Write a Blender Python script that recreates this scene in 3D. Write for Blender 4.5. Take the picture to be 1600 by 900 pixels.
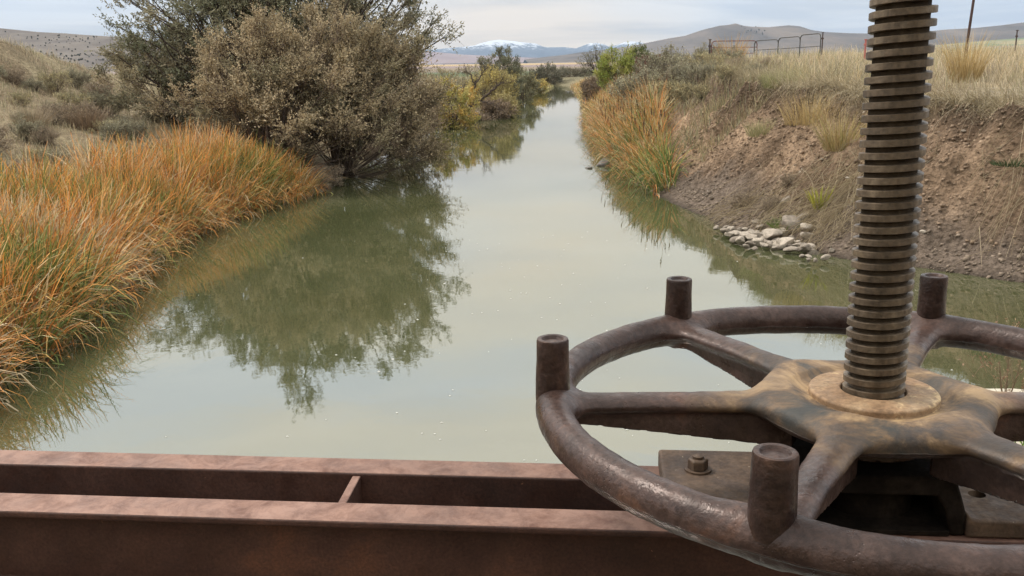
import bpy, math, random
import numpy as np

R = math.radians
SC = bpy.context.scene
for _o in list(bpy.data.objects):
    bpy.data.objects.remove(_o)
COL = SC.collection
rng = np.random.default_rng(7)

# ------------------------------------------------------------------ camera
EYE = 3.3                      # eye height above the canal water, metres
FPX, CX, CY = 1463.75, 800.0, 447.17
_n = np.array([-0.01488048, -0.23193447, 0.97261759]); _n /= np.linalg.norm(_n)
_Y = np.array([0, 1, 0]) - _n[1] * _n; _Y /= np.linalg.norm(_Y)
_X = np.cross(_Y, _n)
CM = np.array([_X, _Y, _n])
cam_d = bpy.data.cameras.new('camera')
cam = bpy.data.objects.new('camera', cam_d); COL.objects.link(cam)
cam_d.sensor_width = 36; cam_d.lens = 36 * FPX / 1600; cam_d.shift_y = (CY - 450) / 1600
cam_d.clip_start = 0.05; cam_d.clip_end = 60000
from mathutils import Matrix, Vector
_cx, _cy, _cz = CM @ [1, 0, 0], CM @ [0, 0, 1], -(CM @ np.array([0, 1, 0]))
cam.matrix_world = Matrix([[_cx[i], _cy[i], _cz[i], [0, 0, EYE][i]] for i in range(3)] + [[0, 0, 0, 1]])
SC.camera = cam

def at(px, py, y):
    """point at distance y along the direction of photo pixel (px, py)"""
    d = CM @ np.array([(px - CX) / FPX, 1, -(py - CY) / FPX]); d = d / d[1]
    return d * y + np.array([0, 0, EYE])

def on(px, py, z):
    d = CM @ np.array([(px - CX) / FPX, 1, -(py - CY) / FPX]); d = d / d[1]
    return d * ((z - EYE) / d[2]) + np.array([0, 0, EYE])

# ------------------------------------------------------------------ world, sun, exposure
SUN_EL, SUN_AZ = 52.0, -62.0   # azimuth measured from +Y towards +X
w = bpy.data.worlds.new("World"); SC.world = w; w.use_nodes = True
nt = w.node_tree; nt.nodes.clear()
def N(nt, t, **k):
    n = nt.nodes.new(t)
    for a, v in k.items():
        if a.startswith('_'):
            n.inputs[a[1:].replace('_', ' ')].default_value = v
        else:
            setattr(n, a, v)
    return n
out = N(nt, 'ShaderNodeOutputWorld'); bg = N(nt, 'ShaderNodeBackground'); bg.inputs[1].default_value = 0.1
sky = N(nt, 'ShaderNodeTexSky'); sky.sky_type = 'NISHITA'; sky.sun_disc = False
sky.sun_elevation = R(SUN_EL); sky.sun_rotation = R(SUN_AZ); sky.air_density = 1.0; sky.dust_density = 2.0
tc = N(nt, 'ShaderNodeTexCoord')
mp = N(nt, 'ShaderNodeMapping'); mp.inputs['Scale'].default_value = (1.6, 1.6, 17.0); mp.inputs['Location'].default_value = (0.35, 0.2, 0.3)
ns = N(nt, 'ShaderNodeTexNoise'); ns.inputs['Scale'].default_value = 2.2; ns.inputs['Detail'].default_value = 5; ns.inputs['Roughness'].default_value = 0.52
ns.inputs['Distortion'].default_value = 0.5
cr = N(nt, 'ShaderNodeValToRGB')
cr.color_ramp.elements[0].position = 0.42; cr.color_ramp.elements[0].color = (7.3, 7.4, 7.6, 1)
cr.color_ramp.elements[1].position = 0.6; cr.color_ramp.elements[1].color = (11, 10.6, 10, 1)
e = cr.color_ramp.elements.new(0.5); e.color = (9.2, 8.95, 8.6, 1)
mp2 = N(nt, 'ShaderNodeMapping'); mp2.inputs['Scale'].default_value = (1.0, 1.0, 5.0); mp2.inputs['Location'].default_value = (2.35, 1.2, 0.7)
ns2 = N(nt, 'ShaderNodeTexNoise'); ns2.inputs['Scale'].default_value = 2.0; ns2.inputs['Detail'].default_value = 3
cr2 = N(nt, 'ShaderNodeValToRGB')
cr2.color_ramp.elements[0].position = 0.42; cr2.color_ramp.elements[0].color = (0.93, 0.97, 1.03, 1)
cr2.color_ramp.elements[1].position = 0.6; cr2.color_ramp.elements[1].color = (1.08, 1.0, 0.88, 1)
mul = N(nt, 'ShaderNodeMixRGB', blend_type='MULTIPLY'); mul.inputs[0].default_value = 1
mix = N(nt, 'ShaderNodeMixRGB'); mix.inputs[0].default_value = 0.86
L = nt.links.new
L(tc.outputs['Generated'], mp.inputs[0]); L(mp.outputs[0], ns.inputs[0]); L(ns.outputs[0], cr.inputs[0])
L(tc.outputs['Generated'], mp2.inputs[0]); L(mp2.outputs[0], ns2.inputs[0]); L(ns2.outputs[0], cr2.inputs[0])
spw = N(nt, 'ShaderNodeSeparateXYZ'); L(tc.outputs['Generated'], spw.inputs[0])
el = N(nt, 'ShaderNodeMapRange'); el.inputs['From Min'].default_value = .045; el.inputs['From Max'].default_value = .16; el.inputs['To Max'].default_value = .8; L(spw.outputs[2], el.inputs[0])
mhi = N(nt, 'ShaderNodeMixRGB'); mhi.inputs[2].default_value = (15.2, 15.3, 15.0, 1); L(el.outputs[0], mhi.inputs[0]); L(cr.outputs[0], mhi.inputs[1])
L(mhi.outputs[0], mul.inputs[1]); L(cr2.outputs[0], mul.inputs[2])
dt_ = N(nt, 'ShaderNodeVectorMath', operation='DOT_PRODUCT'); _wd = at(790, 40, 1.0) - np.array([0, 0, EYE]); _wd /= np.linalg.norm(_wd); dt_.inputs[1].default_value = tuple(_wd)
L(tc.outputs['Generated'], dt_.inputs[0])
wr = N(nt, 'ShaderNodeMapRange'); wr.inputs['From Min'].default_value = .975; wr.inputs['From Max'].default_value = 1.0; L(dt_.outputs['Value'], wr.inputs[0])
wm_ = N(nt, 'ShaderNodeMixRGB', blend_type='MULTIPLY'); wm_.inputs[2].default_value = (1.17, 1.02, .82, 1); L(wr.outputs[0], wm_.inputs[0]); L(mul.outputs[0], wm_.inputs[1])
L(sky.outputs[0], mix.inputs[1]); L(wm_.outputs[0], mix.inputs[2])
L(mix.outputs[0], bg.inputs[0]); L(bg.outputs[0], out.inputs[0])

sd = bpy.data.lights.new('sun', 'SUN'); sd.energy = 2.6; sd.angle = R(12); sd.color = (1.0, 0.93, 0.84)
so = bpy.data.objects.new('sun', sd); COL.objects.link(so)
_sv = Vector((math.sin(R(SUN_AZ)) * math.cos(R(SUN_EL)), math.cos(R(SUN_AZ)) * math.cos(R(SUN_EL)), math.sin(R(SUN_EL))))
so.rotation_euler = _sv.to_track_quat('Z', 'Y').to_euler()
SC.view_settings.view_transform = 'Standard'; SC.view_settings.look = 'None'
SC.view_settings.exposure = 0.25; SC.view_settings.gamma = 1.0; SC.view_settings.use_curve_mapping = False
SC.render.engine = 'CYCLES'
SC.cycles.max_bounces = 6; SC.cycles.diffuse_bounces = 2; SC.cycles.glossy_bounces = 3
SC.cycles.transmission_bounces = 2; SC.cycles.transparent_max_bounces = 8
SC.cycles.use_denoising = True
SC.cycles.caustics_reflective = False; SC.cycles.caustics_refractive = False

# ------------------------------------------------------------------ numpy helpers
def _hash(ix, iy, seed):
    h = (ix.astype(np.int64) * 374761393 + iy.astype(np.int64) * 668265263 + seed * 2246822519) & 0xffffffff
    h = ((h ^ (h >> 13)) * 1274126177) & 0xffffffff
    h = (h ^ (h >> 16)) & 0xffffffff
    return h / 4294967295.0

def vnoise(x, y, seed=0):
    x = np.asarray(x, float); y = np.asarray(y, float)
    ix, iy = np.floor(x), np.floor(y); fx, fy = x - ix, y - iy
    fx = fx * fx * (3 - 2 * fx); fy = fy * fy * (3 - 2 * fy)
    a = _hash(ix, iy, seed); b = _hash(ix + 1, iy, seed); c = _hash(ix, iy + 1, seed); d = _hash(ix + 1, iy + 1, seed)
    return (a + (b - a) * fx) * (1 - fy) + (c + (d - c) * fx) * fy

def fbm(x, y, seed=0, o=4, g=0.5):
    s = 0; a = 1; t = 0
    for i in range(o):
        s = s + a * vnoise(np.asarray(x) * 2 ** i, np.asarray(y) * 2 ** i, seed + 17 * i); t += a; a *= g
    return s / t

def sst(a, b, x):   # smoothstep, also for a > b
    t = np.clip((np.asarray(x, float) - a) / (b - a), 0, 1); return t * t * (3 - 2 * t)

def np_mesh(name, V, Q=None, T=None, col=None, smooth=False, nrm=None):
    """mesh datablock from numpy verts, quads, tris and optional per-vertex colour"""
    me = bpy.data.meshes.new(name)
    V = np.asarray(V, np.float32)
    nq = 0 if Q is None else len(Q); ntr = 0 if T is None else len(T)
    loops = []
    if nq: loops.append(np.asarray(Q, np.int32).ravel())
    if ntr: loops.append(np.asarray(T, np.int32).ravel())
    loops = np.concatenate(loops)
    me.vertices.add(len(V)); me.vertices.foreach_set('co', V.ravel())
    me.loops.add(len(loops)); me.loops.foreach_set('vertex_index', loops)
    me.polygons.add(nq + ntr)
    st = np.concatenate([np.arange(nq) * 4, nq * 4 + np.arange(ntr) * 3]).astype(np.int32)
    me.polygons.foreach_set('loop_start', st)
    if smooth: me.polygons.foreach_set('use_smooth', np.ones(nq + ntr, bool))
    me.update(calc_edges=True)
    if col is not None:
        at_ = me.color_attributes.new('Col', 'FLOAT_COLOR', 'POINT')
        c = np.ones((len(V), 4), np.float32); c[:, :3] = col
        at_.data.foreach_set('color', c.ravel())
    if nrm is not None:
        me.normals_split_custom_set_from_vertices([tuple(v) for v in nrm])
    return me

class MB:
    """collects shapes, links them as ONE mesh object"""
    def __init__(s): s.v = []; s.f = []
    def add(s, vs, fs):
        b = len(s.v); s.v += [tuple(map(float, v)) for v in vs]; s.f += [tuple(b + i for i in f) for f in fs]
    def box(s, lo, hi):
        x0, y0, z0 = lo; x1, y1, z1 = hi
        s.add([(x0, y0, z0), (x1, y0, z0), (x1, y1, z0), (x0, y1, z0), (x0, y0, z1), (x1, y0, z1), (x1, y1, z1), (x0, y1, z1)],
              [(0, 3, 2, 1), (4, 5, 6, 7), (0, 1, 5, 4), (1, 2, 6, 5), (2, 3, 7, 6), (3, 0, 4, 7)])
    def tube(s, pts, rad, n=8, cap=True):
        pts = [np.asarray(p, float) for p in pts]; m = len(pts)
        rad = [rad] * m if np.isscalar(rad) else rad
        vs = []; ref = None
        for i, p in enumerate(pts):
            t = pts[min(i + 1, m - 1)] - pts[max(i - 1, 0)]; t = t / (np.linalg.norm(t) + 1e-9)
            if ref is None:
                ref = np.array([0, 0, 1.]) if abs(t[2]) < .9 else np.array([1., 0, 0])
            u = np.cross(ref, t); u /= np.linalg.norm(u) + 1e-9; v = np.cross(t, u); ref = v if abs(np.dot(v, t)) < .5 else ref
            for k in range(n):
                a = 2 * math.pi * k / n; vs.append(p + rad[i] * (math.cos(a) * u + math.sin(a) * v))
        fs = [(i * n + k, i * n + (k + 1) % n, (i + 1) * n + (k + 1) % n, (i + 1) * n + k) for i in range(m - 1) for k in range(n)]
        if cap: fs += [tuple(range(n))[::-1], tuple((m - 1) * n + k for k in range(n))]
        s.add(vs, fs)
    def lathe(s, prof, n=48, c=(0, 0, 0), wob=0, seed=0):
        vs = []; rr = np.random.default_rng(seed); m = len(prof)
        ph = rr.uniform(0, 6.28, 4)
        for i, (r, z) in enumerate(prof):
            for k in range(n):
                a = 2 * math.pi * k / n
                q = 1 + wob * (math.sin(2 * a + ph[0] + z * 60) + .6 * math.sin(5 * a + ph[1] - z * 90) + .4 * math.sin(9 * a + ph[2] + z * 140))
                vs.append((c[0] + r * q * math.cos(a), c[1] + r * q * math.sin(a), c[2] + z))
        fs = [(i * n + k, i * n + (k + 1) % n, (i + 1) * n + (k + 1) % n, (i + 1) * n + k) for i in range(m - 1) for k in range(n)]
        fs += [tuple(range(n))[::-1], tuple((m - 1) * n + k for k in range(n))]
        s.add(vs, fs)
    def prism(s, poly, lo, hi, axis=1):
        """extrude a 2-D outline along an axis"""
        n = len(poly); vs = []
        for h in (lo, hi):
            for a, b in poly:
                vs.append({1: (a, h, b), 2: (a, b, h), 0: (h, a, b)}[axis])
        s.add(vs, [tuple(range(n)), tuple(range(2 * n - 1, n - 1, -1))] + [(i, i + n, (i + 1) % n + n, (i + 1) % n) for i in range(n)])
    def build(s, name, mat, parent=None, smooth=False, bevel=0, loc=None, rotz=0, seg=2):
        me = bpy.data.meshes.new(name); me.from_pydata(s.v, [], s.f); me.update()
        import bmesh
        bm = bmesh.new(); bm.from_mesh(me); bmesh.ops.recalc_face_normals(bm, faces=bm.faces); bm.to_mesh(me); bm.free()
        o = link(name, me, mat, parent)
        if smooth:
            me.polygons.foreach_set('use_smooth', np.ones(len(me.polygons), bool)); me.set_sharp_from_angle(angle=R(40))
        if bevel:
            b = o.modifiers.new('bevel', 'BEVEL'); b.width = bevel; b.segments = seg; b.limit_method = 'ANGLE'; b.angle_limit = R(35)
        if loc is not None: o.location = loc
        o.rotation_euler[2] = rotz
        return o

def link(name, me, mat, parent=None):
    o = bpy.data.objects.new(name, me); COL.objects.link(o)
    if mat is not None and not me.materials: me.materials.append(mat)
    if parent is not None: o.parent = parent
    return o

def tag(o, label=None, cat=None, group=None, kind=None):
    if label: o['label'] = label
    if cat: o['category'] = cat
    if group: o['group'] = group
    if kind: o['kind'] = kind
    return o

def thing(name, label, cat, loc=(0, 0, 0), rz=0, group=None):
    o = bpy.data.objects.new(name, None); COL.objects.link(o); o.location = loc; o.rotation_euler[2] = rz
    o.empty_display_size = 0.1
    return tag(o, label, cat, group)

def dup(root, loc, rz=0, scale=None, label=None, group=None):
    r = root.copy(); COL.objects.link(r); r.location = loc; r.rotation_euler[2] = rz
    if scale is not None: r.scale = scale if hasattr(scale, '__len__') else (scale,) * 3
    if label: r['label'] = label
    if group: r['group'] = group
    for ch in root.children:
        c = ch.copy(); COL.objects.link(c); c.parent = r
        for g in ch.children:
            d = g.copy(); COL.objects.link(d); d.parent = c
    return r

# ------------------------------------------------------------------ materials
def mat_new(name):
    m = bpy.data.materials.new(name); m.use_nodes = True
    return m, m.node_tree, m.node_tree.nodes['Principled BSDF']

def ramp(nt, stops):
    c = N(nt, 'ShaderNodeValToRGB'); els = c.color_ramp.elements
    els[0].position, els[0].color = stops[0][0], (*stops[0][1], 1)
    els[1].position, els[1].color = stops[-1][0], (*stops[-1][1], 1)
    for p, q in stops[1:-1]:
        x = els.new(p); x.color = (*q, 1)
    return c

def noise(nt, scale, detail=4, rough=.55, vec=None, dist=0):
    n = N(nt, 'ShaderNodeTexNoise'); n.inputs['Scale'].default_value = scale
    n.inputs['Detail'].default_value = detail; n.inputs['Roughness'].default_value = rough; n.inputs['Distortion'].default_value = dist
    if vec is not None: nt.links.new(vec, n.inputs['Vector'])
    return n

def bump(nt, h, strength, dist, prev=None):
    b = N(nt, 'ShaderNodeBump'); b.inputs['Strength'].default_value = strength; b.inputs['Distance'].default_value = dist
    nt.links.new(h, b.inputs['Height'])
    if prev is not None: nt.links.new(prev, b.inputs['Normal'])
    return b.outputs[0]

def leaf_mat(name, rough=0.75, trans=0.14):
    m, nt, p = mat_new(name)
    at_ = N(nt, 'ShaderNodeVertexColor'); at_.layer_name = 'Col'
    p.inputs['Roughness'].default_value = rough; p.inputs['Specular IOR Level'].default_value = 0.25
    nt.links.new(at_.outputs[0], p.inputs['Base Color'])
    tr = N(nt, 'ShaderNodeBsdfTranslucent'); mx = N(nt, 'ShaderNodeMixShader'); mx.inputs[0].default_value = trans
    nt.links.new(at_.outputs[0], tr.inputs[0]); nt.links.new(p.outputs[0], mx.inputs[1]); nt.links.new(tr.outputs[0], mx.inputs[2])
    nt.links.new(mx.outputs[0], nt.nodes['Material Output'].inputs[0])
    return m
LEAF = leaf_mat('foliage'); BLADE = leaf_mat('grass_blades', .6, .16)

def metal_mat(name, stops, scale=6, rough=(.35, .6), metallic=.3, fine=180, bstr=.25, spots=None, spec=.5, streak=None):
    m, nt, p = mat_new(name)
    t = N(nt, 'ShaderNodeTexCoord'); v = t.outputs['Object']
    if streak:
        mm = N(nt, 'ShaderNodeMapping'); mm.inputs['Scale'].default_value = streak; nt.links.new(v, mm.inputs[0]); v = mm.outputs[0]
    a = noise(nt, scale, 8, .62, v, .3); c = ramp(nt, stops); nt.links.new(a.outputs[0], c.inputs[0])
    col = c.outputs[0]
    f = noise(nt, fine, 5, .6, t.outputs['Object'])
    if spots:
        s = noise(nt, spots[0], 6, .7, t.outputs['Object'], .2); sr = ramp(nt, [(spots[1], (0, 0, 0)), (spots[1] + .06, (1, 1, 1))])
        nt.links.new(s.outputs[0], sr.inputs[0]); mx = N(nt, 'ShaderNodeMixRGB'); nt.links.new(sr.outputs[0], mx.inputs[0])
        nt.links.new(col, mx.inputs[1]); mx.inputs[2].default_value = (*spots[2], 1); col = mx.outputs[0]
    # fine mottling
    fr = ramp(nt, [(.3, (.62, .62, .62)), (.7, (1.25, 1.25, 1.25))]); nt.links.new(f.outputs[0], fr.inputs[0])
    m2 = N(nt, 'ShaderNodeMixRGB', blend_type='MULTIPLY'); m2.inputs[0].default_value = 1
    nt.links.new(col, m2.inputs[1]); nt.links.new(fr.outputs[0], m2.inputs[2])
    nt.links.new(m2.outputs[0], p.inputs['Base Color'])
    rr = N(nt, 'ShaderNodeMapRange'); rr.inputs['To Min'].default_value = rough[0]; rr.inputs['To Max'].default_value = rough[1]
    rn = noise(nt, scale * 4, 4, .6, t.outputs['Object']); rr.inputs['From Min'].default_value = .35; rr.inputs['From Max'].default_value = .65
    nt.links.new(rn.outputs[0], rr.inputs[0]); nt.links.new(rr.outputs[0], p.inputs['Roughness'])
    p.inputs['Metallic'].default_value = metallic; p.inputs['Specular IOR Level'].default_value = spec
    b1 = bump(nt, f.outputs[0], bstr, .0012); g = noise(nt, fine * .22, 4, .6, t.outputs['Object']); b2 = bump(nt, g.outputs[0], bstr * 1.2, .004, b1)
    nt.links.new(b2, p.inputs['Normal'])
    return m
IRON = metal_mat('worn_dark_iron', [(.3, (.026, .015, .012)), (.48, (.052, .031, .025)), (.6, (.085, .052, .042)), (.74, (.15, .07, .04))], 11, (.27, .52), .2, bstr=.5, spec=.4,
                 spots=(38, .64, (.03, .016, .012)))
PEG = metal_mat('dark_iron_peg', [(.3, (.022, .012, .01)), (.52, (.05, .028, .022)), (.7, (.1, .055, .038))], 22, (.3, .5), .35, bstr=.55)
RUST = metal_mat('rusty_steel', [(.28, (.028, .011, .007)), (.45, (.055, .023, .015)), (.58, (.085, .038, .025)), (.74, (.18, .07, .032))], 5, (.5, .75), .1, fine=260,
                 spots=(60, .68, (.34, .16, .09)), streak=(1, 1, 1))
def sky_lit_tops(m, c1, c2, amt=.9):
    # sky light on the upward faces, painted in as a paler mottled rust
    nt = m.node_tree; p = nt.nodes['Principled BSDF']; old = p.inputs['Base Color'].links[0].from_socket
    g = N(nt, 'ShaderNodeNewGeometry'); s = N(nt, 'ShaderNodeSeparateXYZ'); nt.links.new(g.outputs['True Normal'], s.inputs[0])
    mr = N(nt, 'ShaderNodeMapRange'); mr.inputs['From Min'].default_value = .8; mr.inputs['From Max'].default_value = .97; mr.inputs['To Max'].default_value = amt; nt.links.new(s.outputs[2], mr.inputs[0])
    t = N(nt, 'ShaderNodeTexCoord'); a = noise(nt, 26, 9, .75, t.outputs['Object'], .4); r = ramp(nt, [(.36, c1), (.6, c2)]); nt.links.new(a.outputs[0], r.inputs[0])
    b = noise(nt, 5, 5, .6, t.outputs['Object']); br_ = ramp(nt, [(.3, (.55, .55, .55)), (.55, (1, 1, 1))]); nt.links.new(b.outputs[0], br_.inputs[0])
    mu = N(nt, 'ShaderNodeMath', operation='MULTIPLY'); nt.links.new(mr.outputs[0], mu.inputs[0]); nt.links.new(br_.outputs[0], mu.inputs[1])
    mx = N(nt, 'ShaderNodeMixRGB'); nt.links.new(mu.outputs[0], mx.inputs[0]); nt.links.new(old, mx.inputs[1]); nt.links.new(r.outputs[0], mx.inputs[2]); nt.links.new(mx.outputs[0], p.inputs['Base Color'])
sky_lit_tops(RUST, (.14, .065, .044), (.33, .195, .145))
THREAD = metal_mat('bronze_grey_screw', [(.3, (.055, .04, .026)), (.5, (.12, .088, .058)), (.7, (.21, .16, .105))], 30, (.38, .6), .3, bstr=.3,
                   streak=(1, 1, .25))
GROOVE_SHADE = metal_mat('shaded_thread_root', [(.3, (.03, .021, .013)), (.5, (.055, .04, .026)), (.7, (.075, .055, .036))], 30, (.75, .9), 0, bstr=.3, spec=.12)  # shade in the thread grooves, painted as a darker core colour
COLLAR = metal_mat('yellow_rust_collar', [(.3, (.16, .09, .045)), (.5, (.28, .175, .095)), (.7, (.38, .275, .165))], 16, (.6, .85), .05, bstr=.3,
                   spots=(24, .6, (.55, .4, .22)))
CAST = metal_mat('cast_bracket', [(.3, (.034, .023, .017)), (.5, (.075, .048, .033)), (.66, (.13, .085, .055)), (.8, (.3, .23, .16))], 14, (.55, .8), .1, bstr=.45,
                 spots=(95, .66, (.42, .36, .27)))

def hub_mat():
    """iron at the spokes, ochre and blue-grey patina over the hub: stains of the wheel itself"""
    m = IRON.copy(); m.name = 'stained_hub_iron'; nt = m.node_tree; p = nt.nodes['Principled BSDF']
    old = p.inputs['Base Color'].links[0].from_socket
    t = N(nt, 'ShaderNodeTexCoord')
    ln = N(nt, 'ShaderNodeVectorMath', operation='LENGTH'); mp = N(nt, 'ShaderNodeMapping'); mp.inputs['Scale'].default_value = (1, 1, 0)
    nt.links.new(t.outputs['Object'], mp.inputs[0]); nt.links.new(mp.outputs[0], ln.inputs[0])
    nz = noise(nt, 9, 5, .6, t.outputs['Object'], .5)
    ma = N(nt, 'ShaderNodeMath', operation='MULTIPLY_ADD'); ma.inputs[1].default_value = .22
    nt.links.new(nz.outputs[0], ma.inputs[0]); nt.links.new(ln.outputs['Value'], ma.inputs[2])
    sz = N(nt, 'ShaderNodeSeparateXYZ'); nt.links.new(t.outputs['Object'], sz.inputs[0])
    zr = N(nt, 'ShaderNodeMapRange'); zr.inputs['From Min'].default_value = -.004; zr.inputs['From Max'].default_value = -.012; zr.inputs['To Max'].default_value = .3; nt.links.new(sz.outputs[2], zr.inputs[0])
    ad = N(nt, 'ShaderNodeMath', operation='ADD'); nt.links.new(ma.outputs[0], ad.inputs[0]); nt.links.new(zr.outputs[0], ad.inputs[1])
    fr = ramp(nt, [(.21, (1, 1, 1)), (.33, (0, 0, 0))]); nt.links.new(ad.outputs[0], fr.inputs[0])
    n2 = noise(nt, 13, 7, .65, t.outputs['Object'], .8)
    cr = ramp(nt, [(.36, (.05, .05, .046)), (.45, (.1, .076, .055)), (.52, (.19, .125, .072)), (.63, (.38, .26, .14))]); nt.links.new(n2.outputs[0], cr.inputs[0])
    mx = N(nt, 'ShaderNodeMixRGB'); nt.links.new(fr.outputs[0], mx.inputs[0]); nt.links.new(old, mx.inputs[1]); nt.links.new(cr.outputs[0], mx.inputs[2])
    nt.links.new(mx.outputs[0], p.inputs['Base Color'])
    # parting-line flash left by the mould, all round the casting
    wz = noise(nt, 30, 3, .6, t.outputs['Object']); sm_ = N(nt, 'ShaderNodeMath', operation='MULTIPLY_ADD'); sm_.inputs[1].default_value = .005
    nt.links.new(wz.outputs[0], sm_.inputs[0]); nt.links.new(sz.outputs[2], sm_.inputs[2])
    of = N(nt, 'ShaderNodeMath', operation='ADD'); of.inputs[1].default_value = .0035 - .0025 + .002; nt.links.new(sm_.outputs[0], of.inputs[0])
    ab = N(nt, 'ShaderNodeMath', operation='ABSOLUTE'); nt.links.new(of.outputs[0], ab.inputs[0])
    pu = N(nt, 'ShaderNodeMapRange'); pu.inputs['From Min'].default_value = .0014; pu.inputs['From Max'].default_value = .0003; nt.links.new(ab.outputs[0], pu.inputs[0])
    nprev = p.inputs['Normal'].links[0].from_socket
    vo = N(nt, 'ShaderNodeTexVoronoi'); vo.inputs['Scale'].default_value = 210; nt.links.new(t.outputs['Object'], vo.inputs['Vector'])
    pr_ = ramp(nt, [(.0, (0, 0, 0)), (.22, (1, 1, 1))]); nt.links.new(vo.outputs['Distance'], pr_.inputs[0])
    pn = noise(nt, 12, 3, .5, t.outputs['Object']); pm = ramp(nt, [(.5, (0, 0, 0)), (.62, (1, 1, 1))]); nt.links.new(pn.outputs[0], pm.inputs[0])
    mxp = N(nt, 'ShaderNodeMixRGB'); mxp.inputs[1].default_value = (1, 1, 1, 1); nt.links.new(pm.outputs[0], mxp.inputs[0]); nt.links.new(pr_.outputs[0], mxp.inputs[2])
    nb = bump(nt, mxp.outputs[0], .7, .0012, nprev); nb = bump(nt, pu.outputs[0], .8, .0012, nb); nt.links.new(nb, p.inputs['Normal'])
    rr = p.inputs['Roughness'].links[0].from_socket
    m3 = N(nt, 'ShaderNodeMixRGB'); nt.links.new(fr.outputs[0], m3.inputs[0]); nt.links.new(rr, m3.inputs[1]); m3.inputs[2].default_value = (.68, .68, .68, 1)
    nt.links.new(m3.outputs[0], p.inputs['Roughness'])
    return m
WHEELM = hub_mat()

def plain_mat(name, c, rough=.7, var=.25, scale=20, metallic=0, bstr=.2, bdist=.01):
    m, nt, p = mat_new(name); t = N(nt, 'ShaderNodeTexCoord')
    a = noise(nt, scale, 5, .6, t.outputs['Object'])
    r = ramp(nt, [(.3, tuple(x * (1 - var) for x in c)), (.7, tuple(x * (1 + var) for x in c))])
    nt.links.new(a.outputs[0], r.inputs[0]); nt.links.new(r.outputs[0], p.inputs['Base Color'])
    p.inputs['Roughness'].default_value = rough; p.inputs['Metallic'].default_value = metallic
    nt.links.new(bump(nt, a.outputs[0], bstr, bdist), p.inputs['Normal'])
    return m
STONE = plain_mat('pale_stone', (.28, .25, .215), .85, .4, 7, bstr=.5, bdist=.03)
_nt = STONE.node_tree; _p = _nt.nodes['Principled BSDF']; _c = _p.inputs['Base Color'].links[0].from_socket; _oi = N(_nt, 'ShaderNodeObjectInfo')
_r = ramp(_nt, [(0, (.65, .6, .54)), (.5, (1.1, 1.05, .98)), (1, (1.6, 1.55, 1.45))]); _m = N(_nt, 'ShaderNodeMixRGB', blend_type='MULTIPLY'); _m.inputs[0].default_value = 1
_nt.links.new(_oi.outputs['Random'], _r.inputs[0]); _nt.links.new(_c, _m.inputs[1]); _nt.links.new(_r.outputs[0], _m.inputs[2]); _nt.links.new(_m.outputs[0], _p.inputs['Base Color'])
DSTONE = plain_mat('wet_dark_stone', (.09, .075, .06), .5, .4, 9)
CONC = plain_mat('pale_concrete', (.5, .45, .36), .9, .22, 14, bstr=.6, bdist=.012)
REDP = plain_mat('dull_red_pipe', (.13, .035, .03), .5, .4, 6)
GREENP = plain_mat('dark_green_pipe', (.05, .05, .045), .5, .5, 6)
DARKST = plain_mat('weathered_dark_steel', (.06, .04, .035), .6, .4, 9)
BARK = plain_mat('dark_bark', (.07, .05, .038), .9, .4, 18, bstr=.5)
REDWOOD = plain_mat('weathered_red_wood', (.13, .065, .045), .9, .5, 5)

# ------------------------------------------------------------------ canal lines and terrain
_LY = np.array([-30, 0, 8, 9.9, 10.5, 12.6, 14.8, 17.5, 20.5, 22.8, 25.3, 34.7, 43.7, 52.8, 56.8, 58.7, 66, 80, 97, 106.5, 134, 150])
_LX = np.array([-5.6, -5.6, -5.6, -5.67, -5.6, -5.87, -6.2, -6.6, -6.34, -5.8, -5.0, -4.7, -4.1, -3.5, -2.9, .1, -.2, .2, .9, 3.5, 6.2, 3.0])
_RY = np.array([-30, 5, 10, 13.4, 15.4, 16, 17.8, 21.3, 23.5, 28.5, 34.7, 48.4, 68.5, 94.7, 125.7, 140, 150])
_RX = np.array([9.0, 9.0, 8.5, 7.6, 5.7, 5.3, 4.4, 3.95, 3.74, 3.5, 3.6, 4.3, 5.6, 7.0, 8.6, 7.6, 5.4])
def xl(y): return np.interp(y, _LY, _LX)
def xr(y): return np.interp(y, _RY, _RX)

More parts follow.
